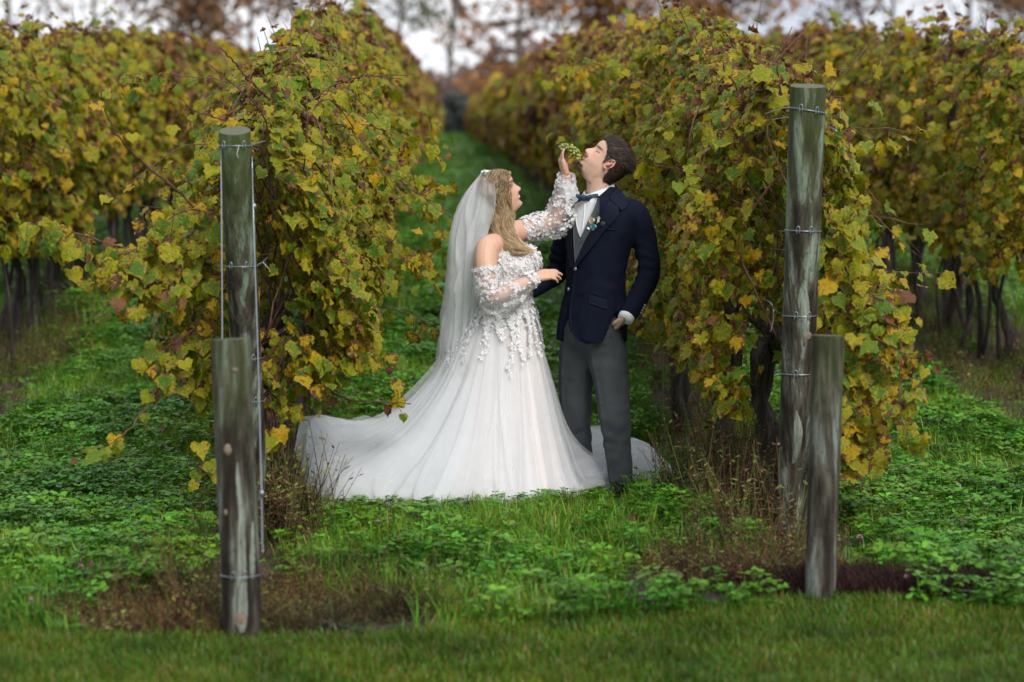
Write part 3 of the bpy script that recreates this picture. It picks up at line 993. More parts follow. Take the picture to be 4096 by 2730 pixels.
stray(1, 0, [(3020, 380), (3060, 290), (3090, 210)], (11.8, 11.8), 0.004, 0.002, 1, 0.03, (0, 0.2, 0.2, 0.6), 0.06)

# ------------------------------------------------------------------ the rest of the rows, too far and soft to count
for row, lab in ((0, 'left of the grassy alley'), (1, 'right of the grassy alley'), (2, 'in the outer left row'), (3, 'in the outer right row')):
    y0, num, sp, dens = SPECS[row][:4]
    ys_ = y0 + num * sp - sp / 2
    P_, N_, T_, C_, S_ = [], [], [], [], []
    for a, b, dn, sc in ((ys_, 32, 600, 0.12), (32, 62, 220, 0.21), (62, 135, 60, 0.42)):
        a = max(a, ys_)
        n = int((b - a) * dn)
        yy = rng.uniform(a, b, n)
        pos, Nm, T, t, u = canopy(row, yy)
        yy = pos[:, 1]; n = len(yy)
        P_.append(pos); N_.append(Nm); T_.append(T); C_.append(leaf_class(row, yy, t)); S_.append(sc * rng.uniform(0.7, 1.3, n))
    pos, cls = np.concatenate(P_), np.concatenate(C_)
    o = scatter('receding_vines', pos, eulers(np.concatenate(N_), np.concatenate(T_)), np.concatenate(S_), cls * 4 + rng.integers(0, 4, len(pos)), G_leaf)
    tag(o, 'soft mass of yellow green vine leaves receding %s' % lab, 'vines', kind='stuff')
    mb = MB()
    for vy in np.arange(ys_ + sp / 2, 90, 1.7):
        z = np.linspace(-0.03, 0.95, 5) + float(rise(vy))
        mb.tube(np.stack([ROWS[row] + rng.normal(0, 0.03, 5), vy + rng.normal(0, 0.03, 5), z], 1), 0.04, 6)
    o = mb.build('receding_trunks', M_trunk)
    tag(o, 'dark vine trunks receding %s' % lab, 'vine trunks', kind='stuff')
# ------------------------------------------------------------------ trees beyond the vineyard
M_bark = mat('tree_bark', rough=0.9, spec=0.2)
_n = noise_node(M_bark, 3, 4, stretch=(1, 1, 0.3))
lk(M_bark, ramp_node(M_bark, _n.outputs['Fac'], [(0.3, (0.08, 0.065, 0.058)), (0.7, (0.19, 0.165, 0.15))]).outputs['Color'], bsdf(M_bark).inputs['Base Color'])

def crown_mat(name, a, b):
    m = mat(name, rough=0.7, spec=0.2)
    n = noise_node(m, 1.2, 4)
    lk(m, ramp_node(m, n.outputs['Fac'], [(0.3, a), (0.7, b)]).outputs['Color'], bsdf(m).inputs['Base Color'])
    translucent(m, 0.3)
    return m
MC = {'rust': crown_mat('rust_crown', (0.22, 0.095, 0.030), (0.46, 0.22, 0.07)),
      'brown': crown_mat('brown_crown', (0.14, 0.075, 0.04), (0.32, 0.17, 0.085)),
      'mauve': crown_mat('mauve_crown', (0.14, 0.095, 0.085), (0.26, 0.18, 0.15)),
      'grey': crown_mat('grey_green_crown', (0.13, 0.13, 0.075), (0.24, 0.23, 0.14)),
      'pine': crown_mat('hazed_evergreen_crown', (0.045, 0.060, 0.055), (0.10, 0.12, 0.11))}  # far haze is put into this evergreen colour by lightening it

def tree_geo(h, r, spread, nleaf, leafsz, fork=0.35, thin=1.0):
    """Trunk with two orders of limbs, and leaf faces gathered round the limb ends."""
    wood, tips = MB(), []
    z = np.linspace(-0.2, h * 0.9, 10)
    tx, ty = np.cumsum(rng.normal(0, 0.012 * h, 10)) * (z / h), np.cumsum(rng.normal(0, 0.012 * h, 10)) * (z / h)
    tp = np.stack([tx, ty, z], 1)
    wood.tube(tp, r * (1.05 - 0.9 * z / h), 8)
    for i in range(13):
        f = rng.uniform(fork, 0.97)
        b = tp[int(f * 9)]
        az = rng.uniform(0, 6.28)
        L = spread * rng.uniform(0.55, 1.05) * (1.15 - f * 0.6)
        e = b + np.array((math.cos(az) * L, math.sin(az) * L, L * rng.uniform(0.5, 1.3)))
        p = spline([b, (b + e) / 2 + np.array((0, 0, -0.08 * L)), e], 7)
        wood.tube(p, np.linspace(r * 0.42 * thin, r * 0.07, 7), 5)
        tips.append(p[4:])
        for j in range(4):
            q = p[rng.integers(2, 6)]
            az2 = az + rng.normal(0, 0.9)
            L2 = L * rng.uniform(0.3, 0.6)
            e2 = q + np.array((math.cos(az2) * L2, math.sin(az2) * L2, L2 * rng.uniform(0.2, 1.2)))
            p2 = spline([q, (q + e2) / 2, e2], 4)
            wood.tube(p2, np.linspace(r * 0.16, r * 0.04, 4), 4)
            tips.append(p2[1:])
    tips = np.concatenate(tips)
    c = tips[rng.integers(0, len(tips), nleaf)] + rng.normal(0, 0.055 * h, (nleaf, 3)) * np.array((1, 1, 0.8))
    crown = MB()
    for q in c:
        a, b = rng.normal(0, 1, 3), rng.normal(0, 1, 3)
        a /= np.linalg.norm(a); b -= a * np.dot(a, b); b /= np.linalg.norm(b)
        s = leafsz * rng.uniform(0.6, 1.4)
        crown.add([q - a * s, q + b * s * 0.6, q + a * s, q - b * s * 0.6], [[0, 1, 2, 3]])
    return wood, crown

PROTO = {}
for key, args in {'full': (15, 0.17, 4.4, 3400, 0.23), 'airy': (16, 0.15, 4.6, 1900, 0.22), 'bare': (15, 0.20, 4.6, 420, 0.17)}.items():
    w, c = tree_geo(*args)
    PROTO[key] = (mesh_from('trunk', w.verts(), w.F), mesh_from('crown', c.verts(), c.F, False))
    PROTO[key][0].materials.append(M_bark)

def tree(key, colour, px, Y, s, rot, label):
    b = P(px, 600, Y)
    t = empty('tree', (b[0], Y, float(rise(Y))), label, 'tree', 'autumn trees beyond the vineyard')
    t.rotation_euler.z = rot
    t.scale = (s, s, s)
    add('trunk', PROTO[key][0], None, t)
    me = PROTO[key][1].copy()
    me.materials.append(MC[colour])
    add('crown', me, None, t)

tree('bare', 'grey', 1800, 150, 1.15, 0.4, 'tall thin bare tree standing at the end of the grassy alley')
tree('airy', 'rust', 2060, 160, 1.20, 1.3, 'rust brown tree just right of the bare tree at the alley end')
tree('airy', 'rust', 2240, 172, 1.15, 4.1, 'thin rust tree behind the right vine row, next to the bare tree')
tree('full', 'rust', 2440, 165, 1.15, 2.2, 'brown leafed tree directly above the groom')
tree('full', 'rust', 2930, 150, 1.08, 3.3, 'broad orange tree between the two right vine rows')
tree('airy', 'mauve', 3330, 165, 1.2, 0.2, 'pale purplish tree above the outer right row')
tree('bare', 'mauve', 3560, 170, 1.15, 5.3, 'nearly leafless purplish tree above the outer right row')
tree('bare', 'grey', 3880, 150, 1.1, 2.9, 'grey bare tree trunk above the outer right row')
tree('full', 'brown', 4120, 140, 0.9, 1.1, 'dark leafy tree at the top right corner')
tree('full', 'brown', 690, 150, 1.1, 0.9, 'dense dark brown tree above the outer left row')
tree('airy', 'brown', 1000, 160, 1.2, 2.5, 'brown tree with open crown above the gap left of the near row')
tree('airy', 'brown', 1290, 168, 1.15, 4.6, 'thin brown tree showing over the near left row')
tree('bare', 'mauve', 60, 160, 1.15, 3.7, 'bare twiggy tree at the top left corner')
tree('bare', 'grey', 380, 165, 1.1, 1.9, 'pale bare tree between the corner and the dark brown tree')
tree('airy', 'grey', 1590, 170, 1.1, 2.0, 'faint thin tree left of the bare tree at the alley end')

# low brush that closes the far end of the alley
def brush(name, px, Y, w, h, col, label, cat):
    b = P(px, 600, Y)
    o = empty(name, (b[0], Y, float(rise(Y))), label, cat)
    c = MB()
    n = 1100
    q = np.stack([rng.normal(0, w * 0.42, n), rng.normal(0, 1.5, n), h * rng.beta(1.3, 1.6, n)], 1)
    q[:, 2] *= np.clip(1.15 - (q[:, 0] / w) ** 2 * 0.8, 0.3, 1.2)
    for p in q:
        a, bb = rng.normal(0, 1, 3), rng.normal(0, 1, 3)
        s = rng.uniform(0.14, 0.34)
        c.add([p - a * s * 0.6, p + bb * s * 0.4, p + a * s * 0.6, p - bb * s * 0.4], [[0, 1, 2, 3]])
    me = mesh_from('crown', c.verts(), c.F, False)
    add('crown', me, MC[col], o)
    mb = MB()
    for i in range(7):
        x = rng.normal(0, w * 0.3)
        mb.tube([(x, 0, -0.1), (x + rng.normal(0, 0.2), 0, h * 0.4), (x + rng.normal(0, 0.5), 0, h * 0.85)], [0.08, 0.05, 0.02], 5)
    add('stem', mesh_from('stem', mb.verts(), mb.F), M_bark, o)

brush('shrub', 1840, 137, 2.4, 2.6, 'pine', 'dark evergreen bush at the far end of the grassy alley', 'shrub')
brush('shrub', 1965, 148, 4.0, 4.2, 'rust', 'rust coloured brush beside the dark bush at the alley end', 'shrub')
brush('shrub', 1730, 150, 4.0, 3.8, 'mauve', 'greyish brown brush at the foot of the bare tree', 'shrub')
# far wood along the horizon
mb = MB()
n = 16000
x, y = rng.uniform(-95, 110, n), rng.uniform(178, 215, n)
z = np.abs(rng.normal(0, 1, n)) * (3.0 + 1.6 * np.sin(x * 0.13) + np.sin(x * 0.41)) * 0.8 + 1.2
for a, b, c in zip(x, y, z):
    d, e = rng.normal(0, 0.42, 3), rng.normal(0, 0.42, 3)
    p = np.array((a, b, c))
    mb.add([p - d, p + e, p + d, p - e], [[0, 1, 2, 3]])
o = mb.build('far_woods', MC['mauve'], smooth=False)
tag(o, 'hazy greyish brown woods along the horizon', 'woods', kind='stuff')
# ------------------------------------------------------------------ posts and wires
def wood_mat(name, seed, moss, pale):
    m = mat(name, rough=0.9, spec=0.15)
    tc = nd(m, 'ShaderNodeTexCoord')
    mp = nd(m, 'ShaderNodeMapping'); mp.inputs['Location'].default_value = (seed, seed * 2, seed); mp.inputs['Scale'].default_value = (1, 1, 0.11)
    lk(m, tc.outputs['Object'], mp.inputs['Vector'])
    n0 = nd(m, 'ShaderNodeTexNoise'); n0.inputs['Scale'].default_value = 3.0; n0.inputs['Detail'].default_value = 2
    lk(m, tc.outputs['Object'], n0.inputs['Vector'])
    vm = nd(m, 'ShaderNodeVectorMath', operation='MULTIPLY_ADD')
    lk(m, n0.outputs['Color'], vm.inputs[0]); vm.inputs[1].default_value = (0.035, 0.035, 0.0); lk(m, mp.outputs['Vector'], vm.inputs[2])
    n1 = nd(m, 'ShaderNodeTexNoise'); n1.inputs['Scale'].default_value = 17; n1.inputs['Detail'].default_value = 6; n1.inputs['Roughness'].default_value = 0.62
    lk(m, vm.outputs[0], n1.inputs['Vector'])
    n2 = nd(m, 'ShaderNodeTexNoise'); n2.inputs['Scale'].default_value = 70; n2.inputs['Detail'].default_value = 3
    lk(m, vm.outputs[0], n2.inputs['Vector'])
    col = ramp_node(m, n1.outputs['Fac'], [(0.40, (0.024, 0.019, 0.015)), (0.48, (0.060, 0.052, 0.041)), (0.55, (0.095, 0.092, 0.072)), (0.585, pale), (0.78, tuple(c * 1.25 for c in pale))]).outputs['Color']
    col = mix_node(m, 0.55, col, ramp_node(m, n2.outputs['Fac'], [(0.3, (0.45, 0.45, 0.45)), (0.7, (1.35, 1.35, 1.35))]).outputs['Color'], 'MULTIPLY')
    ck = math_node(m, 'ABSOLUTE', math_node(m, 'SUBTRACT', n2.outputs['Fac'], 0.47))
    crack = ramp_node(m, ck, [(0.004, (0.16, 0.15, 0.14)), (0.022, (1, 1, 1))]).outputs['Color']
    col = mix_node(m, 0.75, col, crack, 'MULTIPLY')
    sp = nd(m, 'ShaderNodeSeparateXYZ'); lk(m, tc.outputs['Generated'], sp.inputs[0])
    n3 = nd(m, 'ShaderNodeTexNoise'); n3.inputs['Scale'].default_value = 9; n3.inputs['Detail'].default_value = 4
    lk(m, tc.outputs['Object'], n3.inputs['Vector'])
    f = math_node(m, 'ADD', sp.outputs['Z'], math_node(m, 'MULTIPLY', math_node(m, 'SUBTRACT', n3.outputs['Fac'], 0.5), 0.55))
    fm = ramp_node(m, f, [(0.62, (0, 0, 0)), (0.98, (moss,) * 3)]).outputs['Color']
    col = mix_node(m, fm, col, (0.075, 0.11, 0.028))
    lk(m, col, bsdf(m).inputs['Base Color'])
    h = math_node(m, 'ADD', n1.outputs['Fac'], math_node(m, 'MULTIPLY', n2.outputs['Fac'], 0.5))
    bump_node(m, h, 0.8, 0.012)
    return m

M_endg = mat('post_end_grain', rough=0.9, spec=0.2)
_tc = nd(M_endg, 'ShaderNodeTexCoord')
_w = nd(M_endg, 'ShaderNodeTexWave', wave_type='RINGS', rings_direction='Z')
_w.inputs['Scale'].default_value = 28; _w.inputs['Distortion'].default_value = 3.0; _w.inputs['Detail'].default_value = 3
lk(M_endg, _tc.outputs['Object'], _w.inputs['Vector'])
lk(M_endg, ramp_node(M_endg, _w.outputs['Color'], [(0.2, (0.07, 0.08, 0.05)), (0.8, (0.16, 0.16, 0.11))]).outputs['Color'], bsdf(M_endg).inputs['Base Color'])
M_wire = mat('galvanised_wire', (0.33, 0.36, 0.39), 0.35, 0.5, 0.85)
M_knot = mat('fresh_knot', rough=0.8)
_n = noise_node(M_knot, 60, 4)
lk(M_knot, ramp_node(M_knot, _n.outputs['Fac'], [(0.3, (0.09, 0.06, 0.04)), (0.7, (0.27, 0.21, 0.15))]).outputs['Color'], bsdf(M_knot).inputs['Base Color'])

class Post:
    def __init__(self, base, top, rb, rt, mt, label):
        self.b, self.t, self.rb, self.rt = np.array(base), np.array(top), rb, rt
        self.o = empty('vineyard_post', (base[0], base[1], 0), label, 'post', 'wooden posts of the trellis ends')
        n, s = 36, 28
        f = np.linspace(-0.05, 1, n)
        ax = self.b + (self.t - self.b) * f[:, None]
        V, Fc = tube(ax, rb + (rt - rb) * np.clip(f, 0, 1), s, cap=False)
        a = V.reshape(n, s, 3) - ax[:, None, :]
        sd = rng.uniform(0, 50)
        k = 1 + 0.035 * vnoise(V, (9, 9, 1.6), sd).reshape(n, s) + 0.02 * vnoise(V, (45, 45, 3), sd + 9).reshape(n, s)
        k[-1] *= 0.985
        Vs = (ax[:, None, :] + a * k[..., None])
        obj('shaft', Vs.reshape(-1, 3), Fc, mt, self.o)
        # sawn end
        rim = Vs[-1]
        inner = [self.t + (rim - self.t) * q for q in (1.0, 0.6, 0.25)]
        W = np.vstack([*inner, self.t[None]])
        W[s * 2:, 2] -= 0.002
        F2 = grid_faces(3, s, True) + [[2 * s + i, 2 * s + (i + 1) % s, 3 * s] for i in range(s)]
        obj('sawn_end', W + (0, 0, 0.0005), F2, M_endg, self.o)
    def at(self, f):
        return self.b + (self.t - self.b) * f, self.rb + (self.rt - self.rb) * f
    def fz(self, py):
        """Share of the height where the post axis shows at photo row py."""
        fs = np.linspace(0, 1, 400)
        d = []
        for f in fs:
            q = self.at(f)[0]
            d.append(abs(P(2000, py, q[1])[2] - q[2]))
        return fs[int(np.argmin(d))]
    def ring(self, f, a0=0.0, a1=360.0, tilt=0.0, extra=0.004, sag=0.0, n=30):
        c, r = self.at(f)
        a = np.radians(np.linspace(a0, a1, n))
        return np.stack([c[0] + (r + extra) * np.cos(a), c[1] + (r + extra) * np.sin(a), c[2] + tilt * np.cos(a) - sag * np.maximum(0, -np.sin(a))], 1)
    def wrap(self, py, tilt=0.0, tails=(), staples=(250, 292), sag=0.0, a=(170, 375)):
        f = self.fz(py)
        mb = MB().tube(self.ring(f, *a, tilt, sag=sag), 0.0023, 6)
        for t in tails:
            mb.tube(spline(t, 10), 0.0022, 6)
        mb.build('wire_wrap', M_wire, self.o)
        c, r = self.at(f)
        for s in staples:
            s = math.radians(s)
            d = np.array((math.cos(s), math.sin(s), 0)); tg = np.array((-math.sin(s), math.cos(s), 0))
            q = c + d * (r + 0.006) + (0, 0, tilt * math.cos(s) - sag * max(0, -math.sin(s)))
            pts = [q - tg * 0.006 - (0, 0, 0.016), q - tg * 0.007 + (0, 0, 0.012), q + (0, 0, 0.021) + d * 0.002, q + tg * 0.007 + (0, 0, 0.012), q + tg * 0.005 - (0, 0, 0.014)]
            MB().tube(spline(pts, 14), 0.0024, 6).build('staple', M_wire, self.o)
    def knot(self, px, py, w, h):
        f = self.fz(py)
        c, r = self.at(f)
        q = P(px, py, c[1])
        dx = np.clip((q[0] - c[0]) / r, -0.95, 0.95)
        d = np.array((dx, -math.sqrt(1 - dx * dx), 0)); tg = np.array((-d[1], d[0], 0))
        a = np.linspace(0, 6.2832, 16, endpoint=False)
        rim = [c + d * (r * 1.0) + tg * w * math.cos(t) * rng.uniform(0.85, 1.15) + np.array((0, 0, h * math.sin(t))) for t in a]
        mid = [c + d * (r * 1.0 + 0.007) + tg * w * 0.55 * math.cos(t) + np.array((0, 0, h * 0.55 * math.sin(t))) for t in a]
        obj('knot', np.array(rim + mid + [c + d * (r + 0.005)]), grid_faces(2, 16, True) + [[16 + i, 16 + (i + 1) % 16, 32] for i in range(16)], M_knot, self.o)

def stripe(post, rows, mt):
    """A strip of paler bare wood on the face of a post: rows of (photo row, left column, right column)."""
    V = []
    for py, xl, xr in spline(rows, 26):
        c, r = post.at(post.fz(py))
        for j in range(5):
            q = P(xl + (xr - xl) * j / 4 + rng.normal(0, 0.8), py, c[1])
            dx = np.clip((q[0] - c[0]) / r, -0.96, 0.96)
            d = np.array((dx, -math.sqrt(1 - dx * dx), 0))
            e = c + d * (r * 1.028 + (0.0022 if 0 < j < 4 else -0.004)); e[2] = c[2]
            V.append(e)
    obj('bare_stripe', np.array(V), grid_faces(26, 5), mt, post.o)

def gpt(x, y):
    """Ground point seen at photo pixel (x, y)."""
    d = _cr @ Vector(((x - 2048.0) / F_PX, -(y - 1365.0) / F_PX, -1.0))
    Y = d.y * (CAM_H + 0.0) / -d.z
    return P(x, y, Y)

M_w1 = wood_mat('weathered_post_mossy', 1.3, 0.6, (0.15, 0.185, 0.145))
M_w2 = wood_mat('weathered_post_pale', 4.1, 0.4, (0.19, 0.225, 0.185))
M_w3 = wood_mat('short_post_dark', 7.7, 0.30, (0.15, 0.175, 0.15))
M_w4 = wood_mat('short_post_grey', 9.2, 0.20, (0.145, 0.165, 0.145))
b = gpt(1020, 2125)
LT = Post(b, P(939, 524, b[1] - 0.55), 0.072, 0.0705, M_w1, 'tall leaning mossy post at the end of the left vine row')
b = gpt(3169, 2135)
RT = Post(b, P(3232, 345, b[1] - 0.30), 0.075, 0.083, M_w2, 'tallest post, pale and streaked, at the end of the right vine row')
b = gpt(972, 2545)
LS = Post(b, P(922, 1357, b[1] + 0.06), 0.0725, 0.0745, M_w3, 'short dark post with pale stripe in front of the left tall post')
b = gpt(3280, 2428)
RS = Post(b, P(3311, 1343, b[1] + 0.05), 0.061, 0.066, M_w4, 'short grey post overlapping the foot of the tallest post')

def tail(post, py, side, pts):
    return [post.ring(post.fz(py), side, side + 1, 0, n=2)[0]] + [np.array(p) for p in pts]

yL, yR = LT.t[1], RT.t[1]
LT.wrap(584, 0.0, [[P(975, 584, yL - 0.03), P(1010, 577, yL + 0.05), P(1060, 565, yL + 0.4)], [P(955, 584, yL - 0.075), P(952, 600, yL - 0.08), P(948, 620, yL - 0.085), P(956, 636, yL - 0.085)]], (232, 305))
LT.wrap(1062, 0.0, [[P(1020, 1065, yL + 0.25), P(1050, 1050, yL + 0.3), P(1070, 1030, yL + 0.4)], [P(1050, 1048, yL + 0.3), P(1078, 1080, yL + 0.3)]], (236, 292))
LT.wrap(1428, 0.0, [], (300,))
LT.wrap(1598, 0.0, [[P(1065, 1590, 11.4), P(1040, 1640, 11.35), P(1030, 1690, 11.33)]], (300,))
RT.wrap(445, -0.014, [[P(3158, 428, yR + 0.05), P(3110, 440, yR + 0.2), P(3060, 456, yR + 0.3)], [P(3157, 470, yR + 0.1), P(3120, 474, yR + 0.2), P(3085, 481, yR + 0.3)], [P(3290, 500, yR), P(3330, 515, yR - 0.05), P(3352, 528, yR - 0.06)]], (244, 292))
RT.wrap(925, -0.003, [[P(3140, 925, yR + 0.2), P(3115, 926, yR + 0.4)], [P(3275, 935, yR + 0.1), P(3283, 960, yR + 0.15)]], (247, 288))
RT.wrap(1262, 0.0, [[P(3125, 1258, yR + 0.25), P(3100, 1240, yR + 0.25), P(3080, 1210, yR + 0.25), P(3050, 1195, yR + 0.4)], [P(3095, 1237, yR + 0.22), P(3092, 1290, yR + 0.22), P(3082, 1330, yR + 0.22)]], (250, 292))
RT.wrap(1498, 0.0, [[P(3122, 1500, yR + 0.2), P(3098, 1496, yR + 0.2), P(3112, 1483, yR + 0.19), P(3124, 1490, yR + 0.19)]], (255,))
LS.wrap(2292, 0.0, [], (255, 288), 0.0, (195, 345))
for px, py, w, h in ((945, 1472, 0.012, 0.008), (917, 1785, 0.015, 0.022), (908, 2036, 0.008, 0.012), (970, 2455, 0.024, 0.03)):
    LS.knot(px, py, w, h)
RT.knot(3222, 1340, 0.02, 0.02)

def wire(name, pts, r, label, cat='wire', n=24):
    o = MB().tube(spline(pts, n) if len(pts) > 2 else pts, r, 6).build(name, M_wire)
    return tag(o, label, cat)

lb = LS.at(LS.fz(2240))
wire('guy_wire', [P(884, 592, LT.t[1] - 0.02), P(889, 1340, 10.15), P(888, 2200, LS.b[1] + 0.01)], 0.0028, 'thin guy wire on the left side of the leaning left post')
wire('guy_wire', [P(1008, 625, LT.t[1]), P(1016, 940, 10.75), P(1033, 1450, 10.2), P(1046, 1960, 9.5), P(1050, 2210, LS.b[1] + 0.01)], 0.0028, 'thin guy wire on the right side of the leaning left post')
for (px, py, YY), w in zip(((1017, 826, 10.85), (1048, 1975, 9.45)), ('upper', 'lower')):
    q = P(px, py, YY)
    o = MB().tube([q - (0, 0, 0.014), q - (0, 0, 0.006), q + (0, 0, 0.006), q + (0, 0, 0.014)], [0.004, 0.009, 0.009, 0.004], 8).build('wire_clamp', M_wire)
    tag(o, '%s metal clamp on the right-hand guy wire of the left post' % w, 'clamp')
# trellis wires run back through each row
for row, post, rows_z, side in ((0, LT, (0.86, 1.30, 1.84), 'left'), (1, RT, (0.62, 0.88, 1.33, 1.92), 'right')):
    for k, z in enumerate(rows_z):
        f = np.clip((z) / post.t[2], 0, 1)
        a = post.at(f)[0]
        wire('trellis_wire', [a + (0.0, post.rb, 0), (ROWS[row], 14, z - 0.02), (ROWS[row], 20, z + float(rise(20))), (ROWS[row], 40, z + float(rise(40)))], 0.0018, '%s trellis wire from the ground in the %s vine row' % (ORD[k], side), n=12)
for row in (2, 3):
    for vy in (19.8, 27.0, 34.2):
        b = np.array((ROWS[row] + 0.02, vy, float(rise(vy))))
        Post(b, b + (0.03, 0, 2.42), 0.05, 0.045, M_w1, 'dark line post standing in the outer %s row, %s from the near end' % ('left' if row == 2 else 'right', ORD[int((vy - 19.8) / 7.2 + 0.5)]))

M_bare = wood_mat('bare_pale_wood', 12.3, 0.0, (0.28, 0.33, 0.28))
for n_ in M_bare.node_tree.nodes:
    if n_.type == 'VALTORGB' and len(n_.color_ramp.elements) == 5:
        for e_, c_ in zip(n_.color_ramp.elements, ((0.11, 0.11, 0.09), (0.15, 0.165, 0.135), (0.20, 0.225, 0.185), (0.23, 0.26, 0.22), (0.26, 0.29, 0.25))):
            e_.color = (*c_, 1)
stripe(LS, [(1835, 955, 958), (1900, 950, 968), (1960, 954, 975), (2060, 958, 988), (2200, 955, 992), (2310, 945, 998), (2420, 940, 1004), (2480, 950, 998), (2510, 962, 985)], M_bare)
stripe(LS, [(2075, 1012, 1016), (2150, 1007, 1022), (2250, 1002, 1024), (2300, 1008, 1020)], M_bare)
stripe(RT, [(1120, 3205, 3214), (1230, 3185, 3232), (1330, 3192, 3228), (1380, 3205, 3215)], M_bare)
stripe(RT, [(1640, 3172, 3180), (1720, 3160, 3205), (1790, 3160, 3196), (1850, 3158, 3170)], M_bare)
# ------------------------------------------------------------------ figures: shared tools
def skin_mat(name, gain=1.0):
    m = mat(name, rough=0.48, spec=0.35)
    a = nd(m, 'ShaderNodeVertexColor', layer_name='Col')
    n = noise_node(m, 70, 4)
    lk(m, mix_node(m, 0.35, a.outputs['Color'], ramp_node(m, n.outputs['Fac'], [(0.3, (0.82, 0.78, 0.76)), (0.7, (1.15, 1.12, 1.1))]).outputs['Color'], 'MULTIPLY'), bsdf(m).inputs['Base Color'])
    b = bsdf(m)
    b.inputs['Subsurface Weight'].default_value = 0.12
    b.inputs['Subsurface Radius'].default_value = (0.012, 0.005, 0.003)
    b.inputs['Subsurface Scale'].default_value = 0.6
    bump_node(m, n.outputs['Fac'], 0.08, 0.004)
    return m

def fabric_mat(name, col, rough=0.8, weave=900, spec=0.25, sheen=0.0, vary=0.25):
    m = mat(name, col, rough, spec, sheen=sheen)
    n = noise_node(m, weave, 2)
    n2 = noise_node(m, 14, 4)
    c = mix_node(m, vary, col, ramp_node(m, n2.outputs['Fac'], [(0.3, (0.6, 0.6, 0.6)), (0.7, (1.35, 1.35, 1.35))]).outputs['Color'], 'MULTIPLY')
    lk(m, c, bsdf(m).inputs['Base Color'])
    bump_node(m, n.outputs['Fac'], 0.25, 0.001)
    return m

def tulle_mat(name, col, cover, rough=0.8):
    """Fine net: the share of thread is cover, the rest lets everything through."""
    m = mat(name, col, rough, 0.2)
    b = bsdf(m)
    out = m.node_tree.nodes['Material Output']
    tl = nd(m, 'ShaderNodeBsdfTranslucent'); tl.inputs['Color'].default_value = (*col, 1)
    mx = nd(m, 'ShaderNodeMixShader'); mx.inputs[0].default_value = 0.4
    tp = nd(m, 'ShaderNodeBsdfTransparent')
    m2 = nd(m, 'ShaderNodeMixShader')
    n = noise_node(m, 5.0, 3)
    f = math_node(m, 'ADD', math_node(m, 'MULTIPLY', math_node(m, 'SUBTRACT', n.outputs['Fac'], 0.5), 0.15), cover, True)
    lk(m, f, m2.inputs[0])
    lk(m, b.outputs[0], mx.inputs[1]); lk(m, tl.outputs[0], mx.inputs[2])
    lk(m, tp.outputs[0], m2.inputs[1]); lk(m, mx.outputs[0], m2.inputs[2])
    lk(m, m2.outputs[0], out.inputs['Surface'])
    return m

def hair_mat(name, rough=0.42, spec=0.45):
    m = mat(name, rough=rough, spec=spec)
    a = nd(m, 'ShaderNodeVertexColor', layer_name='Col')
    n = noise_node(m, 160, 3)
    lk(m, mix_node(m, 0.5, a.outputs['Color'], ramp_node(m, n.outputs['Fac'], [(0.3, (0.55, 0.55, 0.55)), (0.7, (1.4, 1.4, 1.4))]).outputs['Color'], 'MULTIPLY'), bsdf(m).inputs['Base Color'])
    return m

class Rings:
    """A stack of ellipses: rows of (photo row, centre column, half width a, half depth b), turned by yaw about z."""
    def __init__(self, rows, Y, yaw=0.0, n=60, power=2.0):
        self.rows = spline(np.array(rows, float), n)
        self.Y, self.power = Y, power
        self.f = np.array((-math.sin(yaw), -math.cos(yaw), 0.0))
        self.l = np.array((math.cos(yaw), -math.sin(yaw), 0.0))
        o = np.argsort(self.rows[:, 0])
        self.key = self.rows[o]
    def row(self, py):
        return [np.interp(py, self.key[:, 0], self.key[:, i]) for i in range(4)]
    def at(self, th, py, off=0.0):
        """Surface point: th in degrees from the front (+ towards the figure's left)."""
        _, cx, a, b = self.row(py)
        t = math.radians(th)
        c = P(cx, py, self.Y)
        e = 2.0 / self.power
        s, q = math.sin(t), math.cos(t)
        u = math.copysign(abs(s) ** e, s); v = math.copysign(abs(q) ** e, q)
        return c + self.l * (a * u + off * u) + self.f * (b * v + off * v)
    def mesh(self, ns=40, hem=None, cap=True, top=None):
        V = []
        th = np.linspace(0, 360, ns, endpoint=False)
        for r in self.rows:
            for t in th:
                py = r[0]
                if hem is not None:
                    lim = hem(((t + 180) % 360) - 180)
                    py = min(py, lim)
                if top is not None:
                    py = max(py, top(((t + 180) % 360) - 180))
                V.append(self.at(t, py))
        n = len(self.rows)
        Fc = grid_faces(n, ns, True)
        if cap:
            Fc += [list(range(ns))[::-1], [(n - 1) * ns + i for i in range(ns)]]
        return np.array(V), Fc
    def patch(self, A, B, nu=14, nv=6, off=0.004, thick=0.003, puff=0.0, off2=None):
        """A thin piece of cloth lying on the surface between two (angle, photo row) curves."""
        A, B = spline(A, nu), spline(B, nu)
        top, bot = [], []
        for i in range(nu):
            for j in range(nv):
                w = j / (nv - 1)
                th, py = A[i] * (1 - w) + B[i] * w
                o = (off if off2 is None else off * (1 - w) + off2 * w) + puff * math.sin(math.pi * w)
                top.append(self.at(th, py, o)); bot.append(self.at(th, py, o - thick))
        V = np.array(top + bot)
        n = nu * nv
        G = grid_faces(nu, nv)
        Fc = [g[::-1] for g in G] + [[k + n for k in g] for g in G]
        edge = [i * nv for i in range(nu)] + [(nu - 1) * nv + j for j in range(1, nv)] + [i * nv + nv - 1 for i in range(nu - 2, -1, -1)] + [j for j in range(nv - 2, 0, -1)]
        for a, b in zip(edge, edge[1:] + edge[:1]):
            Fc.append([a, b, b + n, a + n])
        return V, Fc

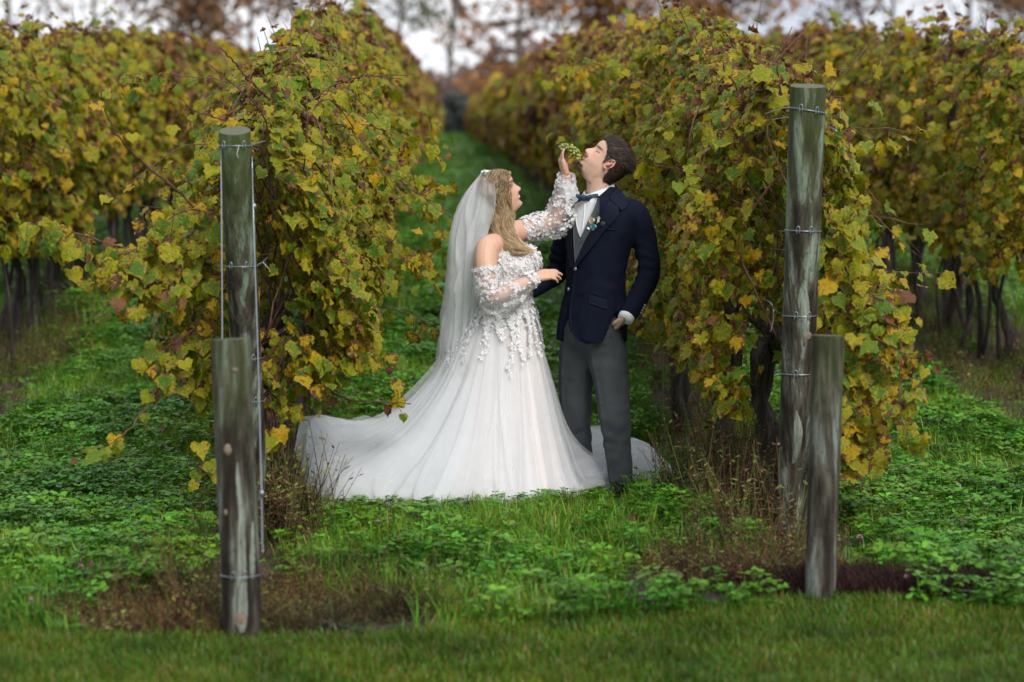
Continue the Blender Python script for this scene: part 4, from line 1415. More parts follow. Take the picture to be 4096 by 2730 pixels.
def head_geo(scale=1.0, female=False, nose=1.0, jut=0.0):
    """Head in its own frame: x forward, y to its left, z up from the chin; returns verts, faces."""
    fz = [(-0.015, 0.030), (0.0, 0.062), (0.012, 0.082), (0.030, 0.084), (0.045, 0.083), (0.062, 0.086), (0.082, 0.086), (0.100, 0.083), (0.120, 0.080), (0.138, 0.082), (0.150, 0.090), (0.165, 0.092), (0.180, 0.089), (0.200, 0.075), (0.215, 0.056), (0.227, 0.030), (0.235, -0.005)]
    bz = [(-0.015, -0.060), (0.0, -0.062), (0.03, -0.066), (0.06, -0.078), (0.09, -0.093), (0.12, -0.102), (0.15, -0.105), (0.18, -0.098), (0.20, -0.085), (0.215, -0.068), (0.227, -0.045), (0.235, -0.012)]
    wz = [(-0.015, 0.040), (0.0, 0.046), (0.015, 0.052), (0.03, 0.058), (0.06, 0.064), (0.09, 0.068), (0.12, 0.071), (0.15, 0.075), (0.175, 0.075), (0.195, 0.068), (0.212, 0.054), (0.226, 0.034), (0.235, 0.004)]
    zs = np.concatenate([np.linspace(-0.015, 0.20, 80), np.linspace(0.2035, 0.235, 16)])
    g = lambda t: np.interp(zs, [a for a, _ in t], [b for _, b in t])
    k = np.ones(5) / 5
    smo = lambda v: np.convolve(np.pad(v, 2, mode='edge'), k, 'valid')
    fx, bx, w = smo(g(fz)), smo(g(bz)), smo(g(wz))
    if female:
        w = w * 0.95
    n, s = len(zs), 96
    th = np.linspace(0, 2 * math.pi, s, endpoint=False)
    V = np.zeros((n, s, 3))
    for i in range(n):
        cx, a = (fx[i] + bx[i]) / 2, (fx[i] - bx[i]) / 2
        # narrower in front at the jaw, rounder behind
        x = cx + a * np.sign(np.cos(th)) * np.abs(np.cos(th)) ** 0.92
        y = w[i] * np.sin(th)
        jaw = 1 - 0.34 * sm(0.07, 0.0, zs[i]) * sm(0.0, 0.085, x) - 0.10 * sm(0.0, 0.09, x)
        V[i, :, 0], V[i, :, 1], V[i, :, 2] = x, y * jaw, zs[i]
    X, Y, Z = V[..., 0], V[..., 1], V[..., 2]
    front = sm(0.02, 0.06, X)
    G = lambda y, s_: np.exp(-(y / s_) ** 2)
    nz = np.interp(Z, [0.078, 0.083, 0.090, 0.098, 0.106, 0.122, 0.138, 0.148], [0.0, 0.012, 0.030, 0.036, 0.034, 0.021, 0.009, 0.0]) * nose
    ns = np.interp(Z, [0.080, 0.092, 0.105, 0.125, 0.145], [0.015, 0.015, 0.0115, 0.009, 0.010])
    X += front * nz * np.exp(-np.abs(Y / ns) ** 2.4)
    X += front * 0.006 * G(np.abs(Y) - 0.014, 0.007) * G(Z - 0.089, 0.007)                 # nostril wings
    X += front * (0.009 * G(Z - 0.0695, 0.0048) + 0.0085 * G(Z - 0.0545, 0.0055)) * G(Y, 0.022)  # lips
    X -= front * 0.004 * G(Z - 0.062, 0.0026) * G(Y, 0.022)
    X -= front * 0.004 * G(Z - 0.041, 0.007) * G(Y, 0.024)
    X += front * 0.008 * G(Z - 0.016, 0.014) * G(Y, 0.022)                                  # chin
    X -= front * 0.011 * G(np.abs(Y) - 0.031, 0.015) * G(Z - 0.136, 0.012)                  # sockets
    X += front * 0.006 * G(np.abs(Y) - 0.031, 0.012) * G(Z - 0.134, 0.0075)                 # lids
    X += front * 0.004 * G(np.abs(Y) - 0.028, 0.02) * G(Z - 0.150, 0.006)                   # brows
    X += front * 0.004 * G(np.abs(Y) - 0.045, 0.018) * G(Z - 0.103, 0.016)                  # cheeks
    X += front * jut * sm(0.105, 0.06, Z) * sm(0.0, 0.07, X) * np.exp(-(Y / 0.06) ** 2)
    V = V.reshape(-1, 3)
    Fc = grid_faces(n, s, True) + [list(range(s))[::-1], [(n - 1) * s + i for i in range(s)]]
    return V * scale, Fc

def ear_geo(scale=1.0):
    mb = MB()
    for sd in (1, -1):
        c = np.array((-0.012, sd * 0.073, 0.118))
        a = np.linspace(-0.4, 5.2, 26)
        pts = [c + np.array((-0.017 * math.cos(t) * 1.0 - 0.006 * math.sin(t), sd * (0.012 + 0.006 * math.cos(t)), 0.031 * math.sin(t))) for t in a]
        mb.tube(pts, 0.0052, 8)
        mb.tube([c + np.array((0.012, sd * -0.002, -0.02)), c + np.array((0.0, sd * 0.008, 0.0)), c + np.array((-0.008, sd * 0.010, 0.018))], [0.009, 0.008, 0.005], 8)
        mb.tube([c + np.array((0.006, sd * 0.002, -0.03)), c + np.array((0.004, sd * 0.006, -0.024))], [0.008, 0.009], 8)
    return mb.verts() * scale, mb.F

class Pose:
    """Places head-frame points in the world: forward direction, tilt back, pivot."""
    def __init__(self, pivot_local, pivot_world, forward, tilt, roll=0.0):
        f = np.array((*forward, 0.0)); f /= np.linalg.norm(f)
        l = np.array((-f[1], f[0], 0.0))
        M0 = np.stack([f, l, np.array((0, 0, 1.0))], 1)
        ct, st = math.cos(tilt), math.sin(tilt)
        Rt = np.array([[ct, 0, -st], [0, 1, 0], [st, 0, ct]])
        cr, sr = math.cos(roll), math.sin(roll)
        Rr = np.array([[1, 0, 0], [0, cr, -sr], [0, sr, cr]])
        self.M = M0 @ Rt @ Rr
        self.pl, self.pw = np.array(pivot_local), np.array(pivot_world)
    def to(self, V):
        return (np.asarray(V) - self.pl) @ self.M.T + self.pw
    def back(self, V):
        return (np.asarray(V) - self.pw) @ self.M + self.pl

def hand_geo(wrist, palm_dir, back_dir, fingers, thumb, s=1.0, mirror=1):
    """A hand: palm slab and five bent fingers. fingers: list of 4 (spread deg, curl deg per joint); thumb: list of 3 points in the
    hand frame. Hand frame: x across towards the thumb, y along the fingers, z out of the back of the hand."""
    y = np.array(palm_dir, float); y /= np.linalg.norm(y)
    z = np.array(back_dir, float); z -= y * np.dot(z, y); z /= np.linalg.norm(z)
    x = np.cross(y, z) * mirror
    W = lambda p: np.array(wrist) + s * (x * p[0] + y * p[1] + z * p[2])
    mb = MB()
    # palm: five rays side by side, thick enough to merge
    for i, px in enumerate((0.026, 0.009, -0.009, -0.025)):
        mb.tube([W((px * 0.55, -0.012, 0)), W((px * 0.8, 0.03, 0.002)), W((px, 0.078 - 0.003 * abs(i - 1), 0.001))], np.array([0.0165, 0.0165, 0.0125]) * s, 10)
    mb.tube([W((0.006, -0.035, 0)), W((0.0, 0.01, 0)), W((0, 0.03, 0))], np.array([0.0215, 0.022, 0.02]) * s, 12)
    L = [(0.040, 0.024, 0.019), (0.044, 0.028, 0.020), (0.041, 0.026, 0.019), (0.032, 0.020, 0.017)]
    rad = [0.0095, 0.0096, 0.0092, 0.0082]
    tips = []
    for i, ((spread, curls), px) in enumerate(zip(fingers, (0.026, 0.009, -0.009, -0.025))):
        p = np.array((px, 0.076 - 0.003 * abs(i - 1), 0.001))
        a = 0.0
        pts = [p - (0, 0.015, 0), p]
        sp = math.radians(spread)
        for seg, cu in zip(L[i], curls):
            a += math.radians(cu)
            p = p + seg * np.array((math.sin(sp) * math.cos(a), math.cos(sp) * math.cos(a), -math.sin(a)))
            pts.append(p)
        r = rad[i]
        mb.tube(spline([W(q) for q in pts], 15), np.interp(np.arange(15), [0, 4, 13, 14], [r * 1.15, r * 1.05, r * 0.85, r * 0.5]) * s, 10)
        tips.append((W(pts[-1]), W(pts[-2]), z))
    mb.tube(spline([W(q) for q in thumb], 13), np.interp(np.arange(13), [0, 4, 9, 12], [0.0165, 0.0125, 0.0105, 0.006]) * s, 10)
    tips.append((W(thumb[-1]), W(thumb[-2]), z))
    return mb.verts(), mb.F, tips, W

def flower_geo(r, petals=5, z=0.25, teeth=0.0):
    V, Fc = [(0, 0, 0.15 * r)], []
    for k in range(petals):
        a = k * 6.2832 / petals
        da = 6.2832 / petals * 0.48
        b = len(V)
        for rr, aa, zz in ((0.35, -0.6, 0.1), (0.8, -0.95, z), (1.0, 0, z * 1.4), (0.8, 0.95, z), (0.35, 0.6, 0.1)):
            V.append((r * rr * math.cos(a + aa * da), r * rr * math.sin(a + aa * da), r * zz * (1 + teeth * random.uniform(-1, 1))))
        Fc += [[0, b, b + 1, b + 2], [0, b + 2, b + 3, b + 4]]
    return np.array(V), Fc

def lay_on(mb, V, Fc, p, nrm, spin, scale=1.0):
    nrm = np.asarray(nrm, float); nrm = nrm / (np.linalg.norm(nrm) + 1e-9)
    a = np.cross(nrm, (0.3, 0.2, 0.93)); a /= np.linalg.norm(a) + 1e-9
    b = np.cross(nrm, a)
    x = a * math.cos(spin) + b * math.sin(spin); y = np.cross(nrm, x)
    V = np.asarray(V) * scale
    mb.add(np.asarray(p) + V[:, :1] * x + V[:, 1:2] * y + V[:, 2:3] * nrm, Fc)
# ------------------------------------------------------------------ the groom
GY = 12.70
gbase = P(2400, 1950, GY)
groom = empty('person', (gbase[0], GY, 0.0), 'man in navy jacket and grey trousers tipping his head back to eat grapes', 'person')
M_skin_g = skin_mat('groom_skin')
M_navy = fabric_mat('navy_wool', (0.0062, 0.0088, 0.0205), 0.85, 1200, 0.12)
M_navy2 = fabric_mat('navy_wool_lapel', (0.0068, 0.0096, 0.0220), 0.8, 1200, 0.15)
M_vest = fabric_mat('grey_waistcoat', (0.095, 0.105, 0.115), 0.8)
M_shirt = fabric_mat('white_shirt', (0.80, 0.81, 0.84), 0.7, vary=0.06)
M_trous = fabric_mat('charcoal_trousers', (0.068, 0.075, 0.082), 0.8, 1500, 0.2)
M_shoe = mat('black_shoe', (0.012, 0.011, 0.011), 0.35, 0.5)
M_btn = mat('silver_button', (0.45, 0.45, 0.46), 0.35, 0.5, 0.8)
PSI = R(55)

TOR = Rings([(742, 2396, 0.074, 0.072), (772, 2398, 0.116, 0.088), (800, 2401, 0.172, 0.106), (832, 2405, 0.208, 0.118), (880, 2408, 0.216, 0.130), (950, 2402, 0.208, 0.136), (1070, 2386, 0.184, 0.132), (1150, 2380, 0.184, 0.132), (1250, 2374, 0.206, 0.148), (1365, 2364, 0.216, 0.158)], GY, PSI, 60, 2.2)
hem = lambda t: 1365 - 175 * math.exp(-((t + 12) / 10.0) ** 2) - 30 * math.exp(-((t - 14) / 10.0) ** 2) - 135 * math.exp(-((t - 84) / 15.0) ** 4)
ctop = lambda t: 742 + 62 * float(sm(100, 45, abs(t)))
mb = MB()
mb.add(*TOR.mesh(72, hem, True, ctop))
SH_L, EL_L, WR_L = P(2540, 862, 12.60), P(2596, 1082, 12.60), P(2508, 1266, 12.50)
SH_R, EL_R, WR_R = P(2292, 868, 12.86), P(2228, 1088, 12.95), P(2105, 1168, 12.86)
arm_l = spline([P(2490, 842, 12.64), SH_L, P(2577, 960, 12.62), EL_L, P(2560, 1180, 12.57), WR_L], 30)
mb.tube(arm_l, np.interp(np.linspace(0, 1, 30), [0, 0.2, 0.45, 0.62, 0.85, 1], [0.068, 0.073, 0.065, 0.060, 0.054, 0.052]), 18)
arm_r = spline([P(2330, 850, 12.82), SH_R, P(2258, 980, 12.92), EL_R, P(2170, 1128, 12.92), WR_R], 30)
mb.tube(arm_r, np.interp(np.linspace(0, 1, 30), [0, 0.2, 0.45, 0.62, 0.85, 1], [0.070, 0.074, 0.066, 0.062, 0.055, 0.050]), 18)
me = remesh(mb.verts(), mb.F, 0.0065, 7)
V, N = get_co(me), get_no(me)
# creases: rings round the elbows, drag lines at the button, soft folds elsewhere
def seg_fold(V, a, b, width, freq, amp, seed):
    a, b = np.array(a), np.array(b)
    d = b - a; L = np.linalg.norm(d); d /= L
    t = (V - a) @ d
    r = np.linalg.norm(V - a - t[:, None] * d, axis=1)
    w = np.exp(-((t - L / 2) / (L / 2)) ** 2) * sm(width, width * 0.8, r)
    return amp * w * np.sin(t * freq + 6.0 * vnoise(V, 7, seed)) * (0.55 + 0.9 * vnoise(V, 5, seed + 3))
disp = 0.0058 * vnoise(V, (9, 9, 5), 2.0) + 0.0036 * vnoise(V, (22, 22, 12), 7.0)
disp = disp + seg_fold(V, arm_l[12], arm_l[22], 0.078, 110, 0.0075, 1.0) + seg_fold(V, arm_r[12], arm_r[24], 0.078, 100, 0.0075, 5.0) + seg_fold(V, arm_l[2], arm_l[9], 0.085, 70, 0.0055, 8.0)
disp = disp + seg_fold(V, TOR.at(20, 1060), TOR.at(35, 1180), 0.30, 60, 0.0038, 3.0)
set_co(me, V + N * disp[:, None])
part_from('jacket', me, M_navy, groom)

# waistcoat, shirt and lapels lie over the chest, each on the one below
neck_f, brk = 776, 1060
def strip(name, A, B, mt, off, thick=0.004, nu=18, nv=7, puff=0.0, off2=None):
    V, Fc = TOR.patch(A, B, nu, nv, off, thick, puff, off2)
    return obj(name, V, Fc, mt, groom)
strip('waistcoat', [(-26, 790), (-20, 870), (-12, 960), (-3, 1052)], [(36, 790), (26, 870), (13, 960), (-1, 1052)], M_vest, 0.006)
strip('shirt', [(-22, 790), (-17, 832), (-9, 890), (2, 945)], [(32, 790), (21, 832), (10, 890), (3, 945)], M_shirt, 0.010)
MB().tube(spline([TOR.at(5, y_, 0.0125) for y_ in (800, 850, 900, 935)], 12), 0.0022, 6).build('shirt_placket', M_shirt, groom)
strip('lapel', [(60, 792), (38, 840), (23, 905), (9, 985), (-3, 1066)], [(70, 822), (68, 852), (48, 905), (27, 985), (1, 1068)], M_navy2, 0.015, 0.006, 24, 9, 0.004)
strip('lapel', [(-50, 792), (-33, 840), (-22, 905), (-13, 985), (-6, 1066)], [(-70, 822), (-66, 852), (-50, 905), (-34, 985), (-8, 1068)], M_navy2, 0.013, 0.006, 24, 9, 0.004)
strip('collar_leaf', [(185, 738), (140, 741), (105, 752), (80, 768), (62, 792)], [(185, 766), (145, 778), (116, 796), (94, 816), (74, 838)], M_navy2, 0.015, 0.007, 26, 7, 0.005)
strip('collar_leaf', [(-175, 738), (-140, 745), (-105, 757), (-80, 772), (-56, 796)], [(-175, 766), (-145, 778), (-116, 796), (-94, 816), (-74, 838)], M_navy2, 0.0145, 0.007, 26, 7, 0.005)
# the near front overlaps the far one
strip('front_panel', [(-2, 1064), (-4, 1120), (-4, 1190), (-2, 1255), (3, 1300), (10, 1332), (20, 1354), (32, 1364)], [(26, 1064), (26, 1120), (28, 1190), (30, 1255), (32, 1300), (34, 1332), (36, 1354), (38, 1364)], M_navy, 0.006, 0.007, 26, 8, 0.0, -0.010)

def disc(name, c, nrm, r, h, mt, parent):
    nrm = np.array(nrm) / np.linalg.norm(nrm)
    mb = MB().tube([c, c + nrm * h * 0.7, c + nrm * h], [r, r, r * 0.6], 16)
    return mb.build(name, mt, parent)
for th, py, r in ((0, 1072, 0.0115), (-12, 1156, 0.0100)):
    c = TOR.at(th, py, 0.009)
    disc('button', c, TOR.at(th, py, 0.1) - c, r, 0.006, M_btn, groom)
c = TOR.at(3, 963, 0.007)
disc('button', c, TOR.at(3, 963, 0.1) - c, 0.006, 0.005, M_vest, groom)
for k in range(4):
    c = P(2563 + 5 * k, 1252 - 10 * k, 12.515 - 0.001 * k)
    disc('sleeve_button', c, (0.75, -0.65, 0.05), 0.006, 0.006, M_btn, groom)
strip('pocket_flap', [(32, 1164), (68, 1184)], [(32, 1204), (68, 1228)], M_navy2, 0.007, 0.005, 12, 6)
strip('breast_pocket', [(44, 903), (66, 908)], [(44, 911), (66, 916)], M_navy2, 0.006, 0.004, 8, 3)

# trousers
PEL = Rings([(1235, 2380, 0.165, 0.118), (1320, 2372, 0.182, 0.132), (1370, 2370, 0.176, 0.124), (1400, 2371, 0.140, 0.095), (1430, 2372, 0.080, 0.055)], GY, R(45), 20, 2.1)
mb = MB()
mb.add(*PEL.mesh(40))
leg_l = spline([P(2416, 1330, 12.66), P(2432, 1430, 12.65), P(2446, 1540, 12.62), P(2460, 1680, 12.59), P(2472, 1800, 12.61), P(2482, 1905, 12.63), P(2483, 1955, 12.62)], 34)
leg_r = spline([P(2324, 1330, 12.76), P(2312, 1430, 12.77), P(2303, 1540, 12.80), P(2305, 1680, 12.82), P(2316, 1790, 12.86), P(2324, 1875, 12.87), P(2322, 1915, 12.87)], 34)
rl = np.interp(np.linspace(0, 1, 34), [0, 0.2, 0.4, 0.6, 0.8, 0.93, 1], [0.106, 0.106, 0.089, 0.075, 0.065, 0.062, 0.060])
mb.tube(leg_l, rl, 22); mb.tube(leg_r, rl * 0.97, 22)
me = remesh(mb.verts(), mb.F, 0.0065, 14)
V, N = get_co(me), get_no(me)
disp = 0.0065 * vnoise(V, (11, 11, 7), 11.0) + 0.004 * vnoise(V, (26, 26, 18), 3.0)
for lg, sd in ((leg_l, 2.0), (leg_r, 6.0)):
    disp = disp + seg_fold(V, lg[14], lg[21], 0.10, 85, 0.0055, sd) + seg_fold(V, lg[27], lg[33], 0.10, 100, 0.0080, sd + 1) + seg_fold(V, lg[3], lg[9], 0.12, 60, 0.0035, sd + 2)
# pressed crease down the front of each leg
for lg in (leg_l, leg_r):
    k = np.argmin(np.abs(V[:, None, 2] - lg[None, :, 2]), axis=1)
    d = V - lg[k]
    fr = d @ TOR.f; sd_ = d @ TOR.l
    disp = disp + 0.006 * np.exp(-(sd_ / 0.012) ** 2) * (fr > 0.03) * (np.abs(sd_) < 0.06) * sm(0.85, 0.6, V[:, 2])
set_co(me, V + N * disp[:, None])
part_from('trousers', me, M_trous, groom)
strip2 = PEL.patch([(74, 1262), (80, 1300), (66, 1335)], [(77, 1262), (83, 1300), (69, 1335)], 10, 3, 0.006, 0.004)
obj('pocket_edge', *strip2, M_trous, groom)
for c, yaw in ((leg_l[-1], -0.55), (leg_r[-1], -0.75)):
    f = np.array((math.sin(yaw), -math.cos(yaw), 0)); s = np.array((-f[1], f[0], 0))
    b = np.array((c[0], c[1], float(gz(c[0], c[1]))))
    V = []
    prof = [(-0.10, 0.030, 0.075), (-0.085, 0.038, 0.10), (-0.03, 0.041, 0.105), (0.03, 0.042, 0.085), (0.10, 0.049, 0.062), (0.16, 0.044, 0.050), (0.19, 0.026, 0.034)]
    for t, w, h in spline(prof, 18):
        for a in np.linspace(0, 2 * math.pi, 16, endpoint=False):
            V.append(b + f * t + s * w * math.cos(a) + np.array((0, 0, max(-0.0, h * 0.5 + h * 0.5 * math.sin(a)))))
    obj('shoe', np.array(V), grid_faces(18, 16, True) + [list(range(16))[::-1], list(range(17 * 16, 18 * 16))], M_shoe, groom)

# shirt collar: a band round the neck and two wings
NK = Rings([(728, 2402, 0.060, 0.062), (760, 2398, 0.066, 0.070), (792, 2394, 0.080, 0.082)], GY, PSI, 12)
V, Fc = NK.patch([(-170, 748), (-90, 760), (0, 776), (90, 752), (170, 734)], [(-170, 800), (-90, 800), (0, 800), (90, 800), (170, 790)], 40, 5, 0.004, 0.004)
obj('shirt_collar', V, Fc, M_shirt, groom)
V, Fc = NK.patch([(150, 735), (100, 742), (50, 758), (8, 778)], [(150, 775), (100, 790), (58, 806), (26, 814)], 20, 6, 0.010, 0.003, 0.004)
obj('collar_wing', V, Fc, M_shirt, groom)
V, Fc = NK.patch([(-150, 748), (-100, 752), (-50, 764), (-8, 778)], [(-150, 780), (-100, 792), (-58, 806), (-26, 812)], 20, 6, 0.010, 0.003, 0.004)
obj('collar_wing', V, Fc, M_shirt, groom)
# bow tie
M_bow = fabric_mat('dotted_navy_bow', (0.018, 0.032, 0.075), 0.55)
_v = nd(M_bow, 'ShaderNodeTexVoronoi'); _v.inputs['Scale'].default_value = 330; _v.inputs['Randomness'].default_value = 0.0
_t = nd(M_bow, 'ShaderNodeTexCoord'); lk(M_bow, _t.outputs['Object'], _v.inputs['Vector'])
lk(M_bow, ramp_node(M_bow, _v.outputs['Distance'], [(0.22, (0.16, 0.22, 0.36)), (0.30, (0.016, 0.028, 0.065))]).outputs['Color'], bsdf(M_bow).inputs['Base Color'])
bc = P(2337, 792, GY - 0.10)
bl, bf = np.array((0.94, -0.34, 0.0)), np.array((-0.34, -0.94, 0.0))
bow = None
mb = MB()
for sd in (-1, 1):
    V = []
    prof = [(0.004, 0.010, 0.010), (0.022, 0.017, 0.013), (0.045, 0.024, 0.009), (0.062, 0.027, 0.005), (0.067, 0.015, 0.002)]
    for t, h, d in spline(prof, 10):
        for a in np.linspace(0, 2 * math.pi, 14, endpoint=False):
            q = bc + bl * sd * t * (1 + 0.10 * math.sin(a)) + np.array((0, 0, h * math.sin(a) - 0.004 * (t / 0.06))) + bf * d * math.cos(a) * (1 + 0.5 * math.sin(3 * a)) - bf * 0.25 * t
            V.append(q)
    mb.add(V, grid_faces(10, 14, True) + [list(range(14))[::-1], list(range(126, 140))])
bow = mb.build('bow_tie', M_bow, groom)
V, Fc = tube([bc + (0, 0, 0.013) + bf * 0.008, bc + bf * 0.014, bc - (0, 0, 0.013) + bf * 0.008], [0.009, 0.011, 0.009], 12)
obj('bow_knot', V, Fc, M_bow, bow)

# head, neck and hands: one skin
gh_V, gh_F = head_geo(1.04, nose=0.98, jut=0.014)
ear_V, ear_F = ear_geo(1.0)
fw = np.array((-1.0, -0.10)) / math.hypot(1.0, 0.10)
HG = Pose((-0.012, 0, 0.100), P(2418, 668, GY), (fw[0], fw[1]), R(42))
mb = MB()
mb.add(HG.to(gh_V), gh_F)
mb.add(HG.to(ear_V), ear_F)
nk0, nk1 = HG.to(np.array([[-0.022, 0, 0.035]]))[0], P(2398, 850, GY)
mb.tube(spline([HG.to(np.array([[-0.02, 0, 0.075]]))[0], nk0, P(2392, 745, GY), nk1], 14), np.interp(np.linspace(0, 1, 14), [0, 0.35, 0.7, 1], [0.056, 0.0575, 0.060, 0.072]), 26)
adam = P(2351, 738, GY)
mb.tube([adam + (0.02, 0, 0.012), adam + (0.008, 0, 0), adam + (0.022, 0, -0.02)], [0.012, 0.013, 0.01], 10)
# trunk and limbs under the clothes keep the body whole
mb.tube(spline([nk1, P(2400, 950, GY), P(2390, 1150, GY), P(2375, 1350, GY)], 10), 0.085, 16)
for a in (arm_l, arm_r):
    mb.tube(np.vstack([[P(2400, 880, GY)], a[::3], [a[-1]]]), 0.032, 10)
for l in (leg_l, leg_r):
    mb.tube(np.vstack([[P(2375, 1330, GY)], l[::3], [l[-1]]]), 0.040, 10)
hv, hf, tips, W = hand_geo(WR_L + (-0.014, 0.018, -0.012), (-0.34, 0.72, -0.62), (0.6, -0.35, -0.7), [(4, (15, 20, 15)), (1, (15, 20, 15)), (-2, (15, 20, 15)), (-6, (15, 20, 15))], [(0.02, 0.0, -0.004), (0.036, 0.03, -0.012), (0.038, 0.06, -0.016)], 1.0, 1)
mb.add(hv, hf)
hv, hf, tips, W = hand_geo(WR_R, (-0.9, -0.45, -0.1), (-0.2, 0.9, 0.1), [(4, (15, 20, 15)), (1, (15, 20, 15)), (-2, (15, 20, 15)), (-6, (15, 20, 15))], [(0.02, 0.0, -0.004), (0.036, 0.03, -0.012), (0.038, 0.06, -0.016)], 1.0, 1)
mb.add(hv, hf)
me = remesh(mb.verts(), mb.F, 0.0034, 1)
V = get_co(me)
L = HG.back(V)
base = np.array((0.55, 0.355, 0.265))
C = np.tile(base, (len(V), 1))
def tint(mask, col, C):
    mask = np.clip(mask, 0, 1)[:, None]
    return C * (1 - mask) + np.array(col) * mask
Gs = lambda v, s_: np.exp(-(v / s_) ** 2)
isf = (L[:, 0] > 0.02) & (np.abs(L[:, 1]) < 0.09) & (L[:, 2] > -0.03) & (L[:, 2] < 0.25)
ay = np.abs(L[:, 1])
C = tint(0.55 * isf * Gs(ay - 0.045, 0.022) * Gs(L[:, 2] - 0.10, 0.02), (0.56, 0.27, 0.19), C)
C = tint(0.5 * isf * Gs(ay, 0.014) * Gs(L[:, 2] - 0.096, 0.012), (0.58, 0.27, 0.19), C)
ear = (np.abs(L[:, 0] + 0.012) < 0.04) & (ay > 0.073) & (np.abs(L[:, 2] - 0.118) < 0.045)
C = tint(ear * 0.75, (0.62, 0.25, 0.19), C)
C = tint(isf * (Gs(ay, 0.022) > 0.3) * Gs(L[:, 2] - 0.0625, 0.0085) * (L[:, 0] > 0.07) * 1.2, (0.42, 0.17, 0.14), C)
brw = (0.035, 0.022, 0.016)
C = tint(isf * sm(0.008, 0.014, ay) * sm(0.056, 0.046, ay) * Gs(L[:, 2] - 0.1545 + 0.10 * (ay - 0.03), 0.0034) * 0.9, brw, C)
C = tint(isf * sm(0.014, 0.020, ay) * sm(0.048, 0.042, ay) * Gs(L[:, 2] - 0.1305, 0.0026) * 1.3, (0.05, 0.03, 0.025), C)
st = vnoise(V, 260, 4.0)
moust = isf * sm(0.034, 0.026, ay) * Gs(L[:, 2] - 0.0775, 0.0062)
goat = isf * sm(0.034, 0.024, ay) * sm(0.034, 0.026, L[:, 2]) * sm(0.055, 0.07, L[:, 0])
soul = isf * sm(0.012, 0.008, ay) * Gs(L[:, 2] - 0.041, 0.006)
C = tint((0.75 * moust + 1.0 * goat + 0.9 * soul) * (0.85 + 0.5 * st), (0.075, 0.044, 0.030), C)
C = tint(0.22 * isf * (L[:, 2] < 0.075) * (0.7 + st), (0.25, 0.15, 0.11), C)
# goatee stands proud of the chin
set_co(me, V + get_no(me) * (0.006 * np.clip(goat, 0, 1) * sm(0.03, 0.005, L[:, 2]) + 0.004 * np.clip(moust + soul, 0, 1))[:, None])
set_col(me, C)
part_from('body', me, M_skin_g, groom)

# hair: a close cap and many short locks combed up and back
M_hair_g = hair_mat('dark_brown_hair', 0.5, 0.3)
def scalp(Lp):
    x, y, z = Lp[:, 0], np.abs(Lp[:, 1]), Lp[:, 2]
    line = np.interp(x, [-0.11, -0.05, -0.033, -0.018, 0.004, 0.018, 0.024, 0.05, 0.075, 0.10], [0.022, 0.030, 0.060, 0.135, 0.130, 0.098, 0.130, 0.176, 0.200, 0.215])
    return sm(-0.004, 0.006, z - line)
Lh = gh_V.copy()
k = scalp(Lh)
cen = np.array((-0.008, 0, 0.125))
d = Lh - cen; d /= np.linalg.norm(d, axis=1)[:, None]
thick = 0.006 + 0.017 * sm(0.13, 0.20, Lh[:, 2]) + 0.008 * sm(0.0, -0.09, Lh[:, 0]) + 0.004 * vnoise(Lh, 40, 2.0)
cap = Lh + d * (np.where(k > 0.02, thick * k, -0.02))[:, None]
keep = [f for f in gh_F if all(k[i] > 0.02 for i in f)]
used = sorted({i for f in keep for i in f}); ix = {v: i for i, v in enumerate(used)}
mb = MB()
mb.add(HG.to(cap[used]), [[ix[i] for i in f] for f in keep], (0.026, 0.017, 0.013))
sel = np.where(k > 0.35)[0]
for i in rng.choice(sel, 7500):
    p = cap[i] + rng.normal(0, 0.0025, 3)
    n_ = d[i]
    x, y, z = Lh[i]
    back = np.array((-1.0, 0.15 * np.sign(y), 0.15)) if z > 0.15 else np.array((-0.45, 0.0, -0.9))
    if z > 0.17 and x > 0.02:
        back = np.array((-0.8, 0.15 * rng.normal(), 0.55))
    t = back - n_ * np.dot(back, n_) * 0.75 + n_ * (0.12 if z > 0.16 else 0.04) + rng.normal(0, 0.10, 3)
    t /= np.linalg.norm(t)
    ln = rng.uniform(0.016, 0.034) * (1.15 if z > 0.16 else 0.65)
    s = np.cross(t, n_); s /= np.linalg.norm(s) + 1e-9
    w = rng.uniform(0.0005, 0.0011)
    q = [p - n_ * 0.003, p + t * ln * 0.55 + n_ * 0.002, p + t * ln - n_ * 0.002]
    mb.add(HG.to(np.array([q[0] - s * w, q[0] + s * w, q[1] + s * w, q[1] - s * w, q[2]])), [[0, 1, 2, 3], [3, 2, 4]], np.array((0.038, 0.025, 0.018)) * rng.uniform(0.35, 2.4))
mb.build('hair', M_hair_g, groom, color=True)
mb = MB()
Vb = V[(goat + moust + soul) > 0.5]
Nb = Vb - HG.to(np.array([[0.02, 0, 0.05]]))
for i in rng.integers(0, len(Vb), 900):
    n_ = Nb[i] / np.linalg.norm(Nb[i])
    t = n_ * 0.6 + np.array((-0.2, 0, -0.6)) + rng.normal(0, 0.2, 3); t /= np.linalg.norm(t)
    s = np.cross(t, n_); s /= np.linalg.norm(s) + 1e-9
    p = Vb[i] + n_ * 0.003
    ln = rng.uniform(0.006, 0.014)
    mb.add([p - s * 0.0009, p + s * 0.0009, p + t * ln], [[0, 1, 2]], np.array((0.075, 0.044, 0.028)) * rng.uniform(0.5, 1.5))
mb.build('beard', M_hair_g, groom, color=True)

# white cuff at the pocket
d = WR_L - arm_l[-4]; d /= np.linalg.norm(d)
MB().tube([WR_L - d * 0.02, WR_L + d * 0.022], [0.044, 0.042], 22).build('shirt_cuff', M_shirt, groom)

